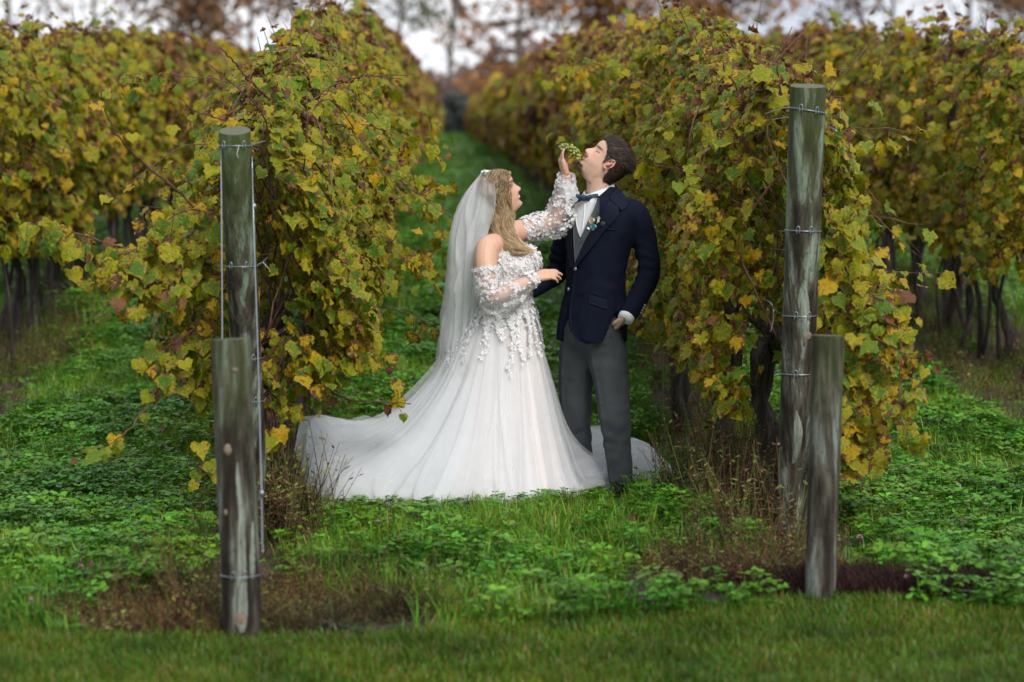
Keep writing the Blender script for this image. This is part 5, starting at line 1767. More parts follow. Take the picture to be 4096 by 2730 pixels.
# boutonniere: a cream and a teal rose, leaves, sprigs, wrapped stem
M_cream = mat('cream_rose', (0.72, 0.60, 0.42), 0.7)
M_teal = mat('teal_rose', (0.17, 0.38, 0.42), 0.7)
M_leafd = mat('buttonhole_leaf', (0.045, 0.075, 0.035), 0.5)
M_white = mat('white_sprig', (0.8, 0.8, 0.78), 0.7)
M_ribbon = mat('navy_ribbon', (0.03, 0.03, 0.10), 0.5)
bq = TOR.at(38, 890, 0.022)
bout = empty('boutonniere', bq - origin(groom)); bout.parent = groom
def bp(px, py, off=0.0):
    q = P(px + 7, py, bq[1]); return q + TOR.f * off
def rose(px, py, r, mt, off):
    mb = MB()
    c = bp(px, py, off)
    for ringi, (rr, nz, np_) in enumerate(((1.0, 0.25, 6), (0.72, 0.55, 5), (0.42, 0.8, 4))):
        for k in range(np_):
            a = k * 6.28 / np_ + ringi * 0.5
            e1, e2 = TOR.l, np.array((0, 0, 1.0))
            dr = e1 * math.cos(a) + e2 * math.sin(a); tg = -e1 * math.sin(a) + e2 * math.cos(a)
            q = c + TOR.f * r * nz * 0.6
            w = r * rr * 0.62
            mb.add([q + dr * r * rr * 0.2 - tg * w * 0.5, q + dr * r * rr * 0.2 + tg * w * 0.5, q + dr * r * rr * 0.75 + tg * w + TOR.f * r * 0.25, q + dr * r * rr + TOR.f * r * 0.1, q + dr * r * rr * 0.75 - tg * w + TOR.f * r * 0.25], [[0, 1, 2, 3, 4]])
    mb.add(*[(lambda t: (t[0], t[1]))(tube([c - TOR.f * 0.012, c + TOR.f * r * 0.3], [r * 0.5, r * 0.35], 10))][0])
    mb.build('rose', mt, bout)
rose(2368, 882, 0.020, M_cream, 0.012)
rose(2376, 907, 0.021, M_teal, 0.014)
for px, py, dx, dz, ln in ((2384, 868, 0.35, 0.95, 0.042), (2396, 895, 1.0, 0.05, 0.044)):
    c = bp(px, py, 0.004); dr = TOR.l * dx + np.array((0, 0, dz)); dr /= np.linalg.norm(dr); tg = np.cross(dr, TOR.f)
    V = [c]
    for t, w in ((0.3, 0.9), (0.6, 1.0), (0.85, 0.6)):
        V += [c + dr * ln * t + tg * 0.011 * w, c + dr * ln * t + TOR.f * 0.004, c + dr * ln * t - tg * 0.011 * w]
    V.append(c + dr * ln)
    obj('leaf', np.array(V), [[0, 1, 2], [0, 2, 3], [1, 4, 5, 2], [2, 5, 6, 3], [4, 7, 8, 5], [5, 8, 9, 6], [7, 10, 8], [8, 10, 9]], M_leafd, bout)
mb = MB()
for px, py in ((2392, 872), (2397, 868), (2395, 878), (2400, 874), (2397, 884)):
    q = bp(px, py, 0.012)
    fv, ff = flower_geo(0.006, 5)
    lay_on(mb, fv, ff, q, TOR.f, rng.uniform(0, 6))
    mb.tube([bp(2382, 896, 0.004), q], 0.0008, 4)
mb.build('sprig', M_white, bout)
MB().tube([bp(2366, 912, 0.008), bp(2345, 922, 0.008)], [0.007, 0.006], 10).build('stem_wrap', M_ribbon, bout)
MB().tube([bp(2356, 913, 0.011), bp(2350, 918, 0.011)], [0.0085, 0.0085], 10).build('tag', M_white, bout)
# ------------------------------------------------------------------ the bride
BY = 12.50
bb = P(2025, 1990, BY)
bride = empty('person', (bb[0], BY, 0.0), 'woman in a white lace wedding dress and veil feeding grapes to the man', 'person')
M_skin_b = skin_mat('bride_skin')
M_hair_b = hair_mat('highlighted_hair', 0.4, 0.4)
M_lace = mat('white_lace', (0.84, 0.84, 0.85), 0.8, 0.15)
translucent(M_lace, 0.25)
M_bodice = fabric_mat('ivory_bodice', (0.68, 0.64, 0.63), 0.75, 700, vary=0.15)
M_under = fabric_mat('blush_underskirt', (0.77, 0.68, 0.65), 0.6, 700, vary=0.08)
M_tulle = tulle_mat('white_tulle', (0.92, 0.94, 0.97), 0.29)
M_tulle2 = tulle_mat('white_tulle_dense', (0.92, 0.94, 0.97), 0.46)
M_veil = tulle_mat('veil_tulle', (0.93, 0.94, 0.96), 0.34)
M_sleeve = tulle_mat('sleeve_tulle', (0.86, 0.86, 0.88), 0.24)
fwd = np.array((0.97, -0.24, 0.0)); fwd /= np.linalg.norm(fwd)
BYAW = math.atan2(-fwd[0], -fwd[1])

# trunk: half depth (front to back) is what the camera sees
def brow(y, xl, xr, hw):
    return (y, (xl + xr) / 2, hw, (xr - xl) / 2 / px_m(BY))
BT = Rings([brow(880, 1988, 2042, 0.052), brow(905, 1975, 2048, 0.075), brow(930, 1958, 2060, 0.110), brow(962, 1938, 2076, 0.158), brow(1000, 1924, 2100, 0.170), brow(1035, 1916, 2128, 0.165), brow(1068, 1914, 2140, 0.160), brow(1110, 1918, 2126, 0.150), brow(1160, 1924, 2116, 0.140), brow(1215, 1918, 2122, 0.142), brow(1290, 1930, 2110, 0.13), brow(1380, 1940, 2100, 0.12)], BY, BYAW, 60, 2.1)
# near arm (her right): down from the shoulder, elbow low, forearm forward, hand on his chest
A_S, A_E, A_W = P(1950, 1000, 12.33), P(1970, 1176, 12.27), P(2138, 1112, 12.36)
arm_n = spline([P(1990, 972, 12.40), A_S, P(1946, 1080, 12.28), A_E, P(2055, 1152, 12.29), A_W], 34)
# far arm (her left): raised to his mouth
F_S, F_E, F_W = P(2062, 930, 12.68), P(2228, 872, 12.72), P(2266, 700, 12.66)
arm_f = spline([P(2030, 945, 12.60), F_S, P(2140, 908, 12.72), F_E, P(2252, 790, 12.70), F_W], 34)
rad_arm = np.interp(np.linspace(0, 1, 34), [0, 0.18, 0.4, 0.58, 0.75, 1], [0.054, 0.064, 0.058, 0.045, 0.038, 0.026])
mb = MB()
mb.add(*BT.mesh(40))
mb.tube(arm_n, rad_arm, 18)
mb.tube(arm_f, rad_arm * 0.95, 18)
# bust
for s in (-1, 1):
    c = P(2070, 1055, BY) + fwd * 0.012 + np.array((fwd[1], -fwd[0], 0)) * s * 0.072 * -1
    mb.tube([c - fwd * 0.05, c, c + fwd * 0.045, c + fwd * 0.06], [0.085, 0.083, 0.060, 0.02], 18)
# head and neck
bh_V, bh_F = head_geo(0.94, True, 0.92, 0.004)
hf_ = np.array((0.985, 0.17))
HB = Pose((-0.012, 0, 0.095), P(1997, 786, BY), (hf_[0], hf_[1]), R(22))
mb.add(HB.to(bh_V), bh_F)
mb.tube(spline([HB.to(np.array([[-0.02, 0, 0.07]]))[0], HB.to(np.array([[-0.022, 0, 0.02]]))[0], P(2010, 900, BY), P(2005, 960, BY)], 12), np.interp(np.linspace(0, 1, 12), [0, 0.5, 1], [0.048, 0.049, 0.062]), 22)
# hands
hv, hf2, tips_f, Wf = hand_geo(P(2262, 690, 12.66), (-0.30, -0.05, 0.95), (-0.92, -0.28, -0.28),
    [(2, (52, 42, 20)), (2, (38, 38, 22)), (-4, (22, 30, 20)), (-12, (8, 18, 12))], [(0.016, 0.004, -0.010), (0.030, 0.034, -0.026), (0.030, 0.066, -0.040), (0.024, 0.094, -0.052)], 0.93, -1)
mb.add(hv, hf2)
hv, hf2, tips_n, Wn = hand_geo(P(2146, 1110, 12.365), (0.95, 0.16, 0.20), (-0.12, -0.72, 0.70),
    [(6, (18, 25, 18)), (2, (16, 22, 18)), (-4, (20, 28, 20)), (-12, (26, 30, 20))], [(0.018, 0.0, -0.006), (0.038, 0.026, -0.012), (0.048, 0.055, -0.016), (0.050, 0.078, -0.018)], 0.93, -1)
mb.add(hv, hf2)
# legs under the skirt
for s in (-1, 1):
    c = P(2025, 1350, BY)[:2] + np.array((0, s * 0.09))
    mb.tube([(c[0], c[1], 0.85), (c[0], c[1], 0.45), (c[0], c[1], 0.10)], [0.085, 0.055, 0.036], 12)
    mb.tube([(c[0] - 0.05, c[1], 0.035), (c[0] + 0.02, c[1], 0.04), (c[0] + 0.14, c[1], 0.03)], [0.03, 0.038, 0.02], 10)
me = remesh(mb.verts(), mb.F, 0.0036, 4)
V = get_co(me)
L = HB.back(V)
C = np.tile(np.array((0.60, 0.365, 0.265)), (len(V), 1))
isf = (L[:, 0] > 0.02) & (np.abs(L[:, 1]) < 0.09) & (L[:, 2] > -0.03) & (L[:, 2] < 0.25)
ay = np.abs(L[:, 1])
C = tint(0.5 * isf * Gs(ay - 0.042, 0.02) * Gs(L[:, 2] - 0.092, 0.02), (0.62, 0.26, 0.19), C)
C = tint(isf * (ay < 0.026) * (Gs(L[:, 2] - 0.0655, 0.0055) + Gs(L[:, 2] - 0.0495, 0.005)) * (L[:, 0] > 0.06) * 1.3, (0.42, 0.10, 0.12), C)
C = tint(isf * (ay < 0.022) * Gs(L[:, 2] - 0.0575, 0.0042) * 1.4, (0.82, 0.80, 0.76), C)
C = tint(isf * sm(0.012, 0.02, ay) * sm(0.05, 0.042, ay) * Gs(L[:, 2] - 0.126, 0.004) * 1.2, (0.03, 0.02, 0.018), C)
C = tint(isf * sm(0.010, 0.016, ay) * sm(0.052, 0.044, ay) * Gs(L[:, 2] - 0.146, 0.004), (0.10, 0.06, 0.04), C)
nails = np.zeros(len(V))
for t, q, z_ in tips_f + tips_n:
    nails = np.maximum(nails, (np.linalg.norm(V - (t + (t - q) / np.linalg.norm(t - q) * 0.002), axis=1) < 0.0085) * 1.0)
C = tint(nails * 0.8, (0.80, 0.72, 0.72), C)
set_col(me, C)
part_from('body', me, M_skin_b, bride)

# bodice: a stiff shell with a heart-shaped top edge
def top_edge(t):
    a = abs(t)
    return 1006 + 26 * math.exp(-(t / 9.0) ** 2) - 14 * math.exp(-((a - 30) / 22.0) ** 2) + 50 * float(sm(60, 150, a))
V = []
ths = np.linspace(-180, 180, 73)
bust_c = [P(2070, 1055, BY) + fwd * 0.012 + np.array((fwd[1], -fwd[0], 0)) * s * -0.072 for s in (-1, 1)]
rows_ = 22
for i in range(rows_):
    w = i / (rows_ - 1)
    for t in ths[:-1]:
        y0 = top_edge(t)
        py = y0 + (1262 - y0) * w
        p = BT.at(t, py, 0.008)
        for c in bust_c:
            d = p - (c + fwd * 0.0); r = np.linalg.norm(d)
            if r < 0.098:
                p = c + d / r * 0.098
        V.append(p)
V = np.array(V)
bodice_F = grid_faces(rows_, 72, True)
bodice_V = V
bod = obj('bodice', V, bodice_F, M_bodice, bride)

def sprinkle(V, Fc, n, r0, r1, accept=None, off=0.003, petals=(5, 6, 4)):
    """Lace motifs on a surface: returns one builder."""
    V = np.asarray(V); mb = MB()
    tri = np.array([f[:3] for f in Fc])
    a, b, c = V[tri[:, 0]], V[tri[:, 1]], V[tri[:, 2]]
    nr = np.cross(b - a, c - a); ar = np.linalg.norm(nr, axis=1); nr /= ar[:, None] + 1e-12
    k = 0
    while k < n:
        i = rng.choice(len(tri), p=ar / ar.sum())
        u, v = rng.uniform(size=2)
        f = Fc[i]
        q = V[f[0]] * (1 - u) * (1 - v) + V[f[1]] * u * (1 - v) + V[f[2]] * u * v + V[f[-1]] * (1 - u) * v
        k += 1
        if accept is not None and not accept(q):
            continue
        n_ = nr[i] + rng.normal(0, 0.25, 3)
        if rng.uniform() < 0.45:
            fv, ff = flower_geo(rng.uniform(r0, r1), petals[rng.integers(len(petals))], rng.uniform(0.1, 0.35), 0.5)
        else:       # a leaf-shaped motif
            L_ = rng.uniform(r0, r1) * 2.0; w = L_ * 0.24
            fv = np.array([(0, 0, 0), (0.3 * L_, w, 0.002), (0.7 * L_, w * 0.8, 0.003), (L_, 0, 0.002), (0.7 * L_, -w * 0.8, 0.003), (0.3 * L_, -w, 0.002), (0.5 * L_, 0, 0.005)])
            ff = [[0, 1, 6], [1, 2, 6], [2, 3, 6], [3, 4, 6], [4, 5, 6], [5, 0, 6]]
        lay_on(mb, fv, ff, q + nr[i] * off, n_, rng.uniform(0, 6.28))
    return mb
# outward faces? flip motifs outward by testing the trunk axis
def outward(V, Fc, cx):
    V = np.asarray(V); f = Fc[len(Fc) // 3]
    n = np.cross(V[f[1]] - V[f[0]], V[f[2]] - V[f[0]])
    return Fc if np.dot(n, V[f[0]] - cx) > 0 else [g[::-1] for g in Fc]
bF = outward(bodice_V, bodice_F, P(2025, 1130, BY))
lm = sprinkle(bodice_V, bF, 1500, 0.006, 0.0135)
o = lm.build('lace_applique', M_lace, bod); o['kind'] = 'stuff'
# scalloped top edge
mb = MB()
for t in np.linspace(-178, 178, 70):
    p = BT.at(t, top_edge(t) - 1, 0.010)
    for c in bust_c:
        d = p - c; r = np.linalg.norm(d)
        if r < 0.1: p = c + d / r * 0.1
    fv, ff = flower_geo(rng.uniform(0.009, 0.014), 5, 0.2, 0.4)
    lay_on(mb, fv, ff, p, BT.at(t, top_edge(t), 0.1) - BT.at(t, top_edge(t)), rng.uniform(0, 6.28))
o = mb.build('scalloped_edge', M_lace, bod); o['kind'] = 'stuff'

# sleeves: sheer puffs gathered at a lace cuff
def sleeve(arm, f0, f1, rads, nm, droop, seed, dens):
    n, s = 40, 40
    tt = np.linspace(f0, f1, n)
    idx = tt * (len(arm) - 1)
    ax = np.array([np.interp(idx, np.arange(len(arm)), arm[:, k]) for k in range(3)]).T
    rr = np.interp(np.linspace(0, 1, n), np.linspace(0, 1, len(rads)), rads)
    bulge = np.sin(np.pi * np.clip((np.linspace(0, 1, n) - 0.15) / 0.8, 0, 1))
    ax = ax + bulge[:, None] * np.array(droop)
    V, Fc = tube(ax, rr, s, cap=False)
    Vn = V.reshape(n, s, 3)
    a = Vn - ax[:, None, :]
    nz = vnoise(V, (14, 14, 14), seed).reshape(n, s)
    th = np.linspace(0, 2 * math.pi, s, endpoint=False)
    k = 1 + (0.13 * nz + 0.05 * np.sin(9 * th + 4 * nz)) * bulge[:, None]
    Vn = ax[:, None, :] + a * k[..., None]
    V = Vn.reshape(-1, 3)
    o = obj('sleeve', V, Fc, M_sleeve, bride)
    Fo = outward(V, Fc, ax[n // 3])
    t_of = {}
    acc = lambda q: rng.uniform() < dens[0] + dens[1] * vn1(q * 11 + seed) + (0.9 if np.argmin(np.linalg.norm(ax - q, axis=1)) < 6 else 0.0)
    lm = sprinkle(V, Fo, 1150, 0.006, 0.014, acc, 0.002)
    for e, cnt, rad in ((0, 30, rr[0]), (n - 1, 26, rr[-1]), (n - 4, 26, rr[-4])):
        for j in range(cnt):
            q = Vn[e, int(j * s / cnt)] + rng.normal(0, 0.003, 3)
            fv, ff = flower_geo(rng.uniform(0.010, 0.017), 5, 0.3, 0.5)
            lay_on(lm, fv, ff, q, q - ax[e], rng.uniform(0, 6.28))
    q_ = lm.build('lace_applique', M_lace, o); q_['kind'] = 'stuff'
vn1 = lambda q: mnoise.noise(Vector(q))
sleeve(arm_n, 0.40, 0.985, [0.070, 0.077, 0.081, 0.083, 0.080, 0.069, 0.048, 0.036], 'near', (0.006, -0.005, -0.024), 2.0, (0.40, 1.3))
sleeve(arm_f, 0.30, 0.985, [0.060, 0.067, 0.073, 0.078, 0.080, 0.074, 0.054, 0.038], 'far', (0.012, 0.0, -0.016), 6.0, (0.60, 1.0))
# hanging ruffle of the raised cuff
mb = MB()
for k in range(3):
    c = P(2262 + 8 * k, 735 + 22 * k, 12.66)
    a = np.linspace(0, 2 * math.pi, 41)[:-1]
    r1 = 0.036 + 0.004 * k; r2 = 0.046 + 0.005 * k
    V = [c + np.array((r1 * math.cos(t), r1 * math.sin(t), 0.01)) for t in a] + [c + np.array((0.008 + r2 * math.cos(t) * (1 + 0.12 * math.sin(7 * t + k)), r2 * math.sin(t) * (1 + 0.12 * math.cos(6 * t)), -0.03 + 0.012 * math.sin(8 * t + k))) for t in a]
    mb.add(V, grid_faces(2, 40, True))
mb.build('cuff_ruffle', M_tulle2, bride)

# necklace strap and ring
pts = [BT.at(t, y_, 0.006) for t, y_ in ((-178, 925), (-150, 915), (-128, 914), (-112, 924), (-100, 938), (-90, 955))]
p = spline(pts, 40)
mb = MB()
for q in p:
    mb.tube([q - (0, 0, 0.0028), q, q + (0, 0, 0.0028)], [0.0012, 0.003, 0.0012], 6)
M_pearl = mat('pearl_beads', (0.75, 0.72, 0.70), 0.3, 0.6)
o = mb.build('beaded_strap', M_pearl, bride); o['kind'] = 'stuff'

# ------------------------------------------------------------------ skirt: profiles (radius, height) per compass direction, lofted
wc = P(2022, 1240, BY)
def prof(pts):
    return spline(pts, 46)
PROF = {   # angle from +x, counter-clockwise seen from above: list of (radius, height); 270 = towards the camera
    0:   prof([(0.135, 0.97), (0.18, 0.80), (0.24, 0.55), (0.31, 0.28), (0.37, 0.08), (0.41, 0.010), (0.43, 0.004)]),
    12:  prof([(0.140, 0.97), (0.18, 0.80), (0.25, 0.55), (0.33, 0.28), (0.42, 0.06), (0.50, 0.020), (0.55, 0.008)]),
    30:  prof([(0.145, 0.97), (0.19, 0.80), (0.27, 0.55), (0.38, 0.28), (0.60, 0.12), (0.86, 0.150), (1.06, 0.03)]),
    62:  prof([(0.150, 0.97), (0.21, 0.80), (0.31, 0.55), (0.45, 0.28), (0.76, 0.14), (1.12, 0.200), (1.36, 0.05)]),
    95:  prof([(0.145, 0.97), (0.22, 0.80), (0.33, 0.55), (0.50, 0.30), (0.78, 0.10), (1.05, 0.050), (1.20, 0.012)]),
    140: prof([(0.140, 0.97), (0.24, 0.80), (0.38, 0.58), (0.57, 0.38), (0.82, 0.26), (1.02, 0.30), (1.12, 0.10)]),
    172: prof([(0.135, 0.97), (0.25, 0.80), (0.40, 0.60), (0.62, 0.40), (0.84, 0.34), (0.99, 0.37), (1.045, 0.18)]),
    198: prof([(0.135, 0.97), (0.24, 0.80), (0.37, 0.56), (0.55, 0.36), (0.76, 0.24), (0.92, 0.14), (0.99, 0.012)]),
    225: prof([(0.140, 0.97), (0.21, 0.80), (0.31, 0.55), (0.44, 0.30), (0.58, 0.12), (0.67, 0.03), (0.72, 0.006)]),
    262: prof([(0.145, 0.97), (0.19, 0.80), (0.25, 0.55), (0.32, 0.28), (0.38, 0.07), (0.42, 0.012), (0.46, 0.004)]),
    305: prof([(0.142, 0.97), (0.18, 0.80), (0.24, 0.55), (0.31, 0.28), (0.37, 0.07), (0.42, 0.012), (0.46, 0.004)]),
    335: prof([(0.138, 0.97), (0.18, 0.80), (0.24, 0.55), (0.31, 0.28), (0.38, 0.07), (0.43, 0.012), (0.46, 0.004)]),
}
for _k in (0, 12, 305, 335):
    PROF[_k] = PROF[_k] * np.array((0.87, 1.0))
_ka = sorted(PROF)
def skirt_profile(deg):
    deg %= 360
    ks = _ka + [_ka[0] + 360]
    for i in range(len(_ka)):
        if ks[i] <= deg <= ks[i + 1]:
            f = (deg - ks[i]) / (ks[i + 1] - ks[i]); f = f * f * (3 - 2 * f)
            return PROF[ks[i] % 360] * (1 - f) + PROF[ks[i + 1] % 360] * f
    return PROF[_ka[0]]

UNDER = prof([(0.130, 0.97), (0.165, 0.80), (0.215, 0.55), (0.275, 0.28), (0.33, 0.06), (0.345, 0.02), (0.35, 0.006)])
def skirt(na, scale, folds, amp, seed, lift=0.0, r_off=0.0, cut=46, under=False):
    """Folded cloth hung from the waist; folds is a list of (count, weight)."""
    V = []
    ph = rng.uniform(0, 6.28, len(folds))
    for j in range(na):
        deg = j * 360.0 / na
        a = math.radians(deg)
        pr = (UNDER * np.array((1.0 + 0.22 * max(0, -math.cos(a)), 1.0)) if under else skirt_profile(deg))[:cut]
        for i, (r, z) in enumerate(pr):
            t = i / 45.0
            q = 0.0
            for (cnt, w), p0 in zip(folds, ph):
                s_ = math.sin(cnt * a + p0 + 4.2 * mnoise.noise(Vector((math.cos(a) * 1.5, math.sin(a) * 1.5, t * 0.9 + seed))))
                q += w * (s_ if under else 0.45 * s_ + 1.5 * (1 - abs(s_)) ** 2 - 0.35)
            w_ = (0.12 + 0.88 * min(1, t * 1.4)) * amp
            rr = r * scale + r_off + w_ * q
            zz = z + lift + (0.35 * w_ * max(0, q) if t > 0.75 else 0) + (0.016 * mnoise.noise(Vector((rr * math.cos(a) * 7, rr * math.sin(a) * 7, seed))) if t > 0.6 else 0)
            x, y = wc[0] + rr * math.cos(a), BY + rr * math.sin(a)
            V.append((x, y, max(zz + float(rise(y)), 0.004 + lift + float(rise(y)))))
    n = cut
    Fc = []
    for j in range(na):
        k = (j + 1) % na
        for i in range(n - 1):
            Fc.append([j * n + i, k * n + i, k * n + i + 1, j * n + i + 1])
    return np.array(V), Fc
V, Fc = skirt(220, 1.0, [(11, 0.5), (17, 0.35), (29, 0.15)], 0.016, 3.0, 0.0, 0.0, 46, True)
dress = obj('underskirt', V, Fc, M_under, bride)
V, Fc = skirt(360, 0.97, [(4, 0.5), (9, 0.4), (15, 0.2)], 0.042, 11.0, 0.006)
obj('tulle_layer', V, Fc, M_tulle, bride)
V, Fc = skirt(420, 1.0, [(4, 0.5), (7, 0.45), (13, 0.25)], 0.050, 23.0, 0.012, 0.006)
top = obj('tulle_overskirt', V, Fc, M_tulle2, bride)
V, Fc = skirt(420, 1.03, [(3, 0.5), (8, 0.5), (14, 0.25)], 0.056, 37.0, 0.016, 0.010)
obj('tulle_layer', V, Fc, M_tulle, bride)

V, Fc = skirt(420, 0.985, [(5, 0.5), (9, 0.45), (17, 0.2)], 0.040, 51.0, 0.009)
na = 420
keepF = [f for f in Fc if 112 < (f[0] // 46) * 360.0 / na < 236 and f[0] % 46 > 12] + [f for f in Fc if 18 < (f[0] // 46) * 360.0 / na < 80 and f[0] % 46 > 26]
used = sorted({i for f in keepF for i in f}); ix = {v: i for i, v in enumerate(used)}
obj('train_lining', V[used], [[ix[i] for i in f] for f in keepF], M_tulle2, bride)

# lace sprays running down from the waist
def skirt_pt(deg, t, off=0.02):
    pr = skirt_profile(deg)
    i = t * 45; a = int(i); f = i - a
    r, z = pr[a] * (1 - f) + pr[min(45, a + 1)] * f
    return np.array((wc[0] + (r * 1.02 + off) * math.cos(math.radians(deg)), BY + (r * 1.02 + off) * math.sin(math.radians(deg)), z + 0.01))
mb = MB()
for deg, t1 in ((208, 0.26), (222, 0.24), (238, 0.22), (248, 0.14), (262, 0.15), (276, 0.27), (292, 0.24), (308, 0.22), (196, 0.24), (330, 0.22), (180, 0.22), (350, 0.2), (165, 0.2), (20, 0.2)):
    n = int(95 * t1 / 0.4)
    for k in range(n):
        t = t1 * (k + rng.uniform()) / n
        dd = deg + 5.0 * math.sin(t * 16 + deg) + rng.normal(0, 1.6) * (1.3 - t)
        q = skirt_pt(dd, t, 0.030)
        nr = np.array((math.cos(math.radians(dd)), math.sin(math.radians(dd)), 0.25))
        if rng.uniform() < 0.5:
            fv, ff = flower_geo(rng.uniform(0.006, 0.014), 5, 0.25, 0.4)
        else:
            L_ = rng.uniform(0.012, 0.028); w = L_ * 0.26
            fv = np.array([(0, 0, 0), (0.3 * L_, w, 0.002), (0.7 * L_, w * 0.8, 0.003), (L_, 0, 0.002), (0.7 * L_, -w * 0.8, 0.003), (0.3 * L_, -w, 0.002), (0.5 * L_, 0, 0.005)])
            ff = [[0, 1, 6], [1, 2, 6], [2, 3, 6], [3, 4, 6], [4, 5, 6], [5, 0, 6]]
        lay_on(mb, fv, ff, q, nr + rng.normal(0, 0.15, 3), rng.uniform(0, 6.28))
for k in range(240):
    t = abs(rng.normal(0, 0.04)); dd = rng.uniform(150, 370)
    fv, ff = flower_geo(rng.uniform(0.006, 0.012), 5, 0.25, 0.4)
    nr = np.array((math.cos(math.radians(dd)), math.sin(math.radians(dd)), 0.2))
    lay_on(mb, fv, ff, skirt_pt(dd, min(t, 0.3), 0.022), nr, rng.uniform(0, 6.28))
o = mb.build('lace_applique', M_lace, top); o['kind'] = 'stuff'

# ------------------------------------------------------------------ hair: waved locks between two boundary curves
HL = spline([(1972, 702), (1958, 745), (1956, 800), (1958, 860), (1962, 915), (1998, 972), (2030, 1012), (2044, 1030)], 40)
HR = spline([(2020, 692), (2041, 735), (2038, 790), (2046, 850), (2046, 915), (2084, 975), (2118, 1000), (2136, 1004)], 40)
HD = np.interp(np.linspace(0, 1, 40), [0, 0.12, 0.35, 0.55, 0.75, 1.0], [0.045, 0.088, 0.100, 0.098, 0.090, 0.06])
HY = np.interp(np.linspace(0, 1, 40), [0, 0.4, 0.6, 0.8, 1.0], [BY, BY, BY - 0.03, BY - 0.10, BY - 0.12])
mb = MB()
CL = [(rng.uniform(15, 25), rng.uniform(0, 6.28), rng.uniform(0, 6.28)) for _ in range(34)]
def lock(al, s, t0, t1, rad, c0, c1, amp):
    n = 34
    ts = np.linspace(t0, t1, n)
    i = ts * 39
    lx = np.array([[np.interp(v, np.arange(40), HL[:, k]) for k in range(2)] for v in i])
    rx = np.array([[np.interp(v, np.arange(40), HR[:, k]) for k in range(2)] for v in i])
    u = 0.5 - 0.5 * math.cos(al) * s
    d = np.interp(i, np.arange(40), HD) * s; yc = np.interp(i, np.arange(40), HY)
    pq = lx * (1 - u) + rx * u
    fr, p1, p2 = CL[int(al * 9.0 + s * 23) % 34]
    p1, p2 = p1 + rng.normal(0, 0.35), p2 + rng.normal(0, 0.35)
    g = amp * sm(-0.05, 0.3, ts)
    pts = np.array([P(a, b, y_ - dd * math.sin(al)) for (a, b), y_, dd in zip(pq, yc, d)])
    pts[:, 0] += g * np.sin(ts * fr + p1) + np.cumsum(rng.normal(0, 0.0008, n))
    pts[:, 1] += g * 0.7 * np.cos(ts * fr + p2)
    pts[:, 2] += 0.4 * g * np.sin(ts * fr * 0.8 + p2)
    r = rad * np.interp(np.linspace(0, 1, n), [0, 0.1, 0.7, 1], [0.5, 1, 0.85, 0.15])
    V, Fc = tube(pts, np.stack([r, r * 0.55], 1), 5)
    cc = np.repeat((np.array(c0)[None] * (1 - ts[:, None]) + np.array(c1)[None] * ts[:, None]), 5, axis=0)
    mb.add(V, Fc, cc)
DKH, MDH, BLH = np.array((0.10, 0.055, 0.030)), np.array((0.34, 0.21, 0.10)), np.array((0.74, 0.56, 0.33))
for k in range(1700):
    al = rng.uniform(-0.35, math.pi + 0.35)
    s = rng.uniform(0.80, 1.02)
    hi = rng.uniform()
    w = np.clip(rng.normal(0.45 + 0.25 * math.cos(al - math.pi * 0.9), 0.3), 0, 1)
    c0 = (DKH * (1 - w * 0.6) + MDH * w * 0.6) * rng.uniform(0.7, 1.3)
    c1 = (MDH * (1 - w) + BLH * w) * rng.uniform(0.75, 1.3)
    lock(al, s, rng.uniform(0.0, 0.22), rng.uniform(0.82, 1.0), rng.uniform(0.0007, 0.0019), c0, c1, rng.uniform(0.009, 0.019))
for k in range(150):
    lock(rng.uniform(math.pi, 2 * math.pi), rng.uniform(0.8, 1.0), rng.uniform(0, 0.2), rng.uniform(0.6, 0.95), 0.004, DKH, MDH, 0.008)
for k in range(26):     # loose flyaways
    lock(rng.uniform(0.2, 2.9), rng.uniform(1.05, 1.18), rng.uniform(0.3, 0.5), rng.uniform(0.9, 1.0), 0.0009, MDH, BLH, 0.014)
hair = mb.build('hair', M_hair_b, bride, color=True)
# crown: close hair over the skull behind the hairline
k = sm(-0.004, 0.006, bh_V[:, 2] - np.interp(bh_V[:, 0], [-0.11, -0.03, 0.0, 0.03, 0.05, 0.07, 0.10], [-0.02, -0.02, -0.01, 0.06, 0.150, 0.172, 0.19]))
dv = bh_V - np.array((-0.008, 0, 0.11)); dv /= np.linalg.norm(dv, axis=1)[:, None]
cap = bh_V + dv * (0.013 * k + 0.004 * vnoise(bh_V, (30, 60, 30), 3.0))[:, None]
keep = [f for f in bh_F if all(k[i] > 0.05 for i in f)]
used = sorted({i for f in keep for i in f}); ix = {v: i for i, v in enumerate(used)}
m1 = MB(); m1.add(HB.to(cap[used]), [[ix[i] for i in f] for f in keep], MDH * 0.75)
sel = np.where((k > 0.5) & (bh_V[:, 2] > 0.10))[0]
for i in rng.choice(sel, 900):
    p = cap[i]; n_ = dv[i]
    t = np.array((-0.55, 0.9 * np.sign(p[1] + 0.001), -0.5)); t = t - n_ * np.dot(t, n_); t /= np.linalg.norm(t) + 1e-9
    s_ = np.cross(t, n_); L_ = rng.uniform(0.03, 0.06); w_ = rng.uniform(0.001, 0.0022); ph = rng.uniform(0, 6.28)
    pts = [p + t * L_ * f + n_ * (0.004 * math.sin(3.1 * f) - 0.006 * f * f) + s_ * 0.004 * math.sin(6 * f + ph) for f in np.linspace(0, 1, 7)]
    ww = rng.uniform()
    m1.tube(HB.to(np.array(pts)), np.interp(np.arange(7), [0, 2, 6], [0.3, 1, 0.2]) * w_, 4, True, (DKH * (1 - ww) + BLH * 0.85 * ww) * rng.uniform(0.7, 1.2))
m1.build('hair_crown', M_hair_b, hair, color=True)
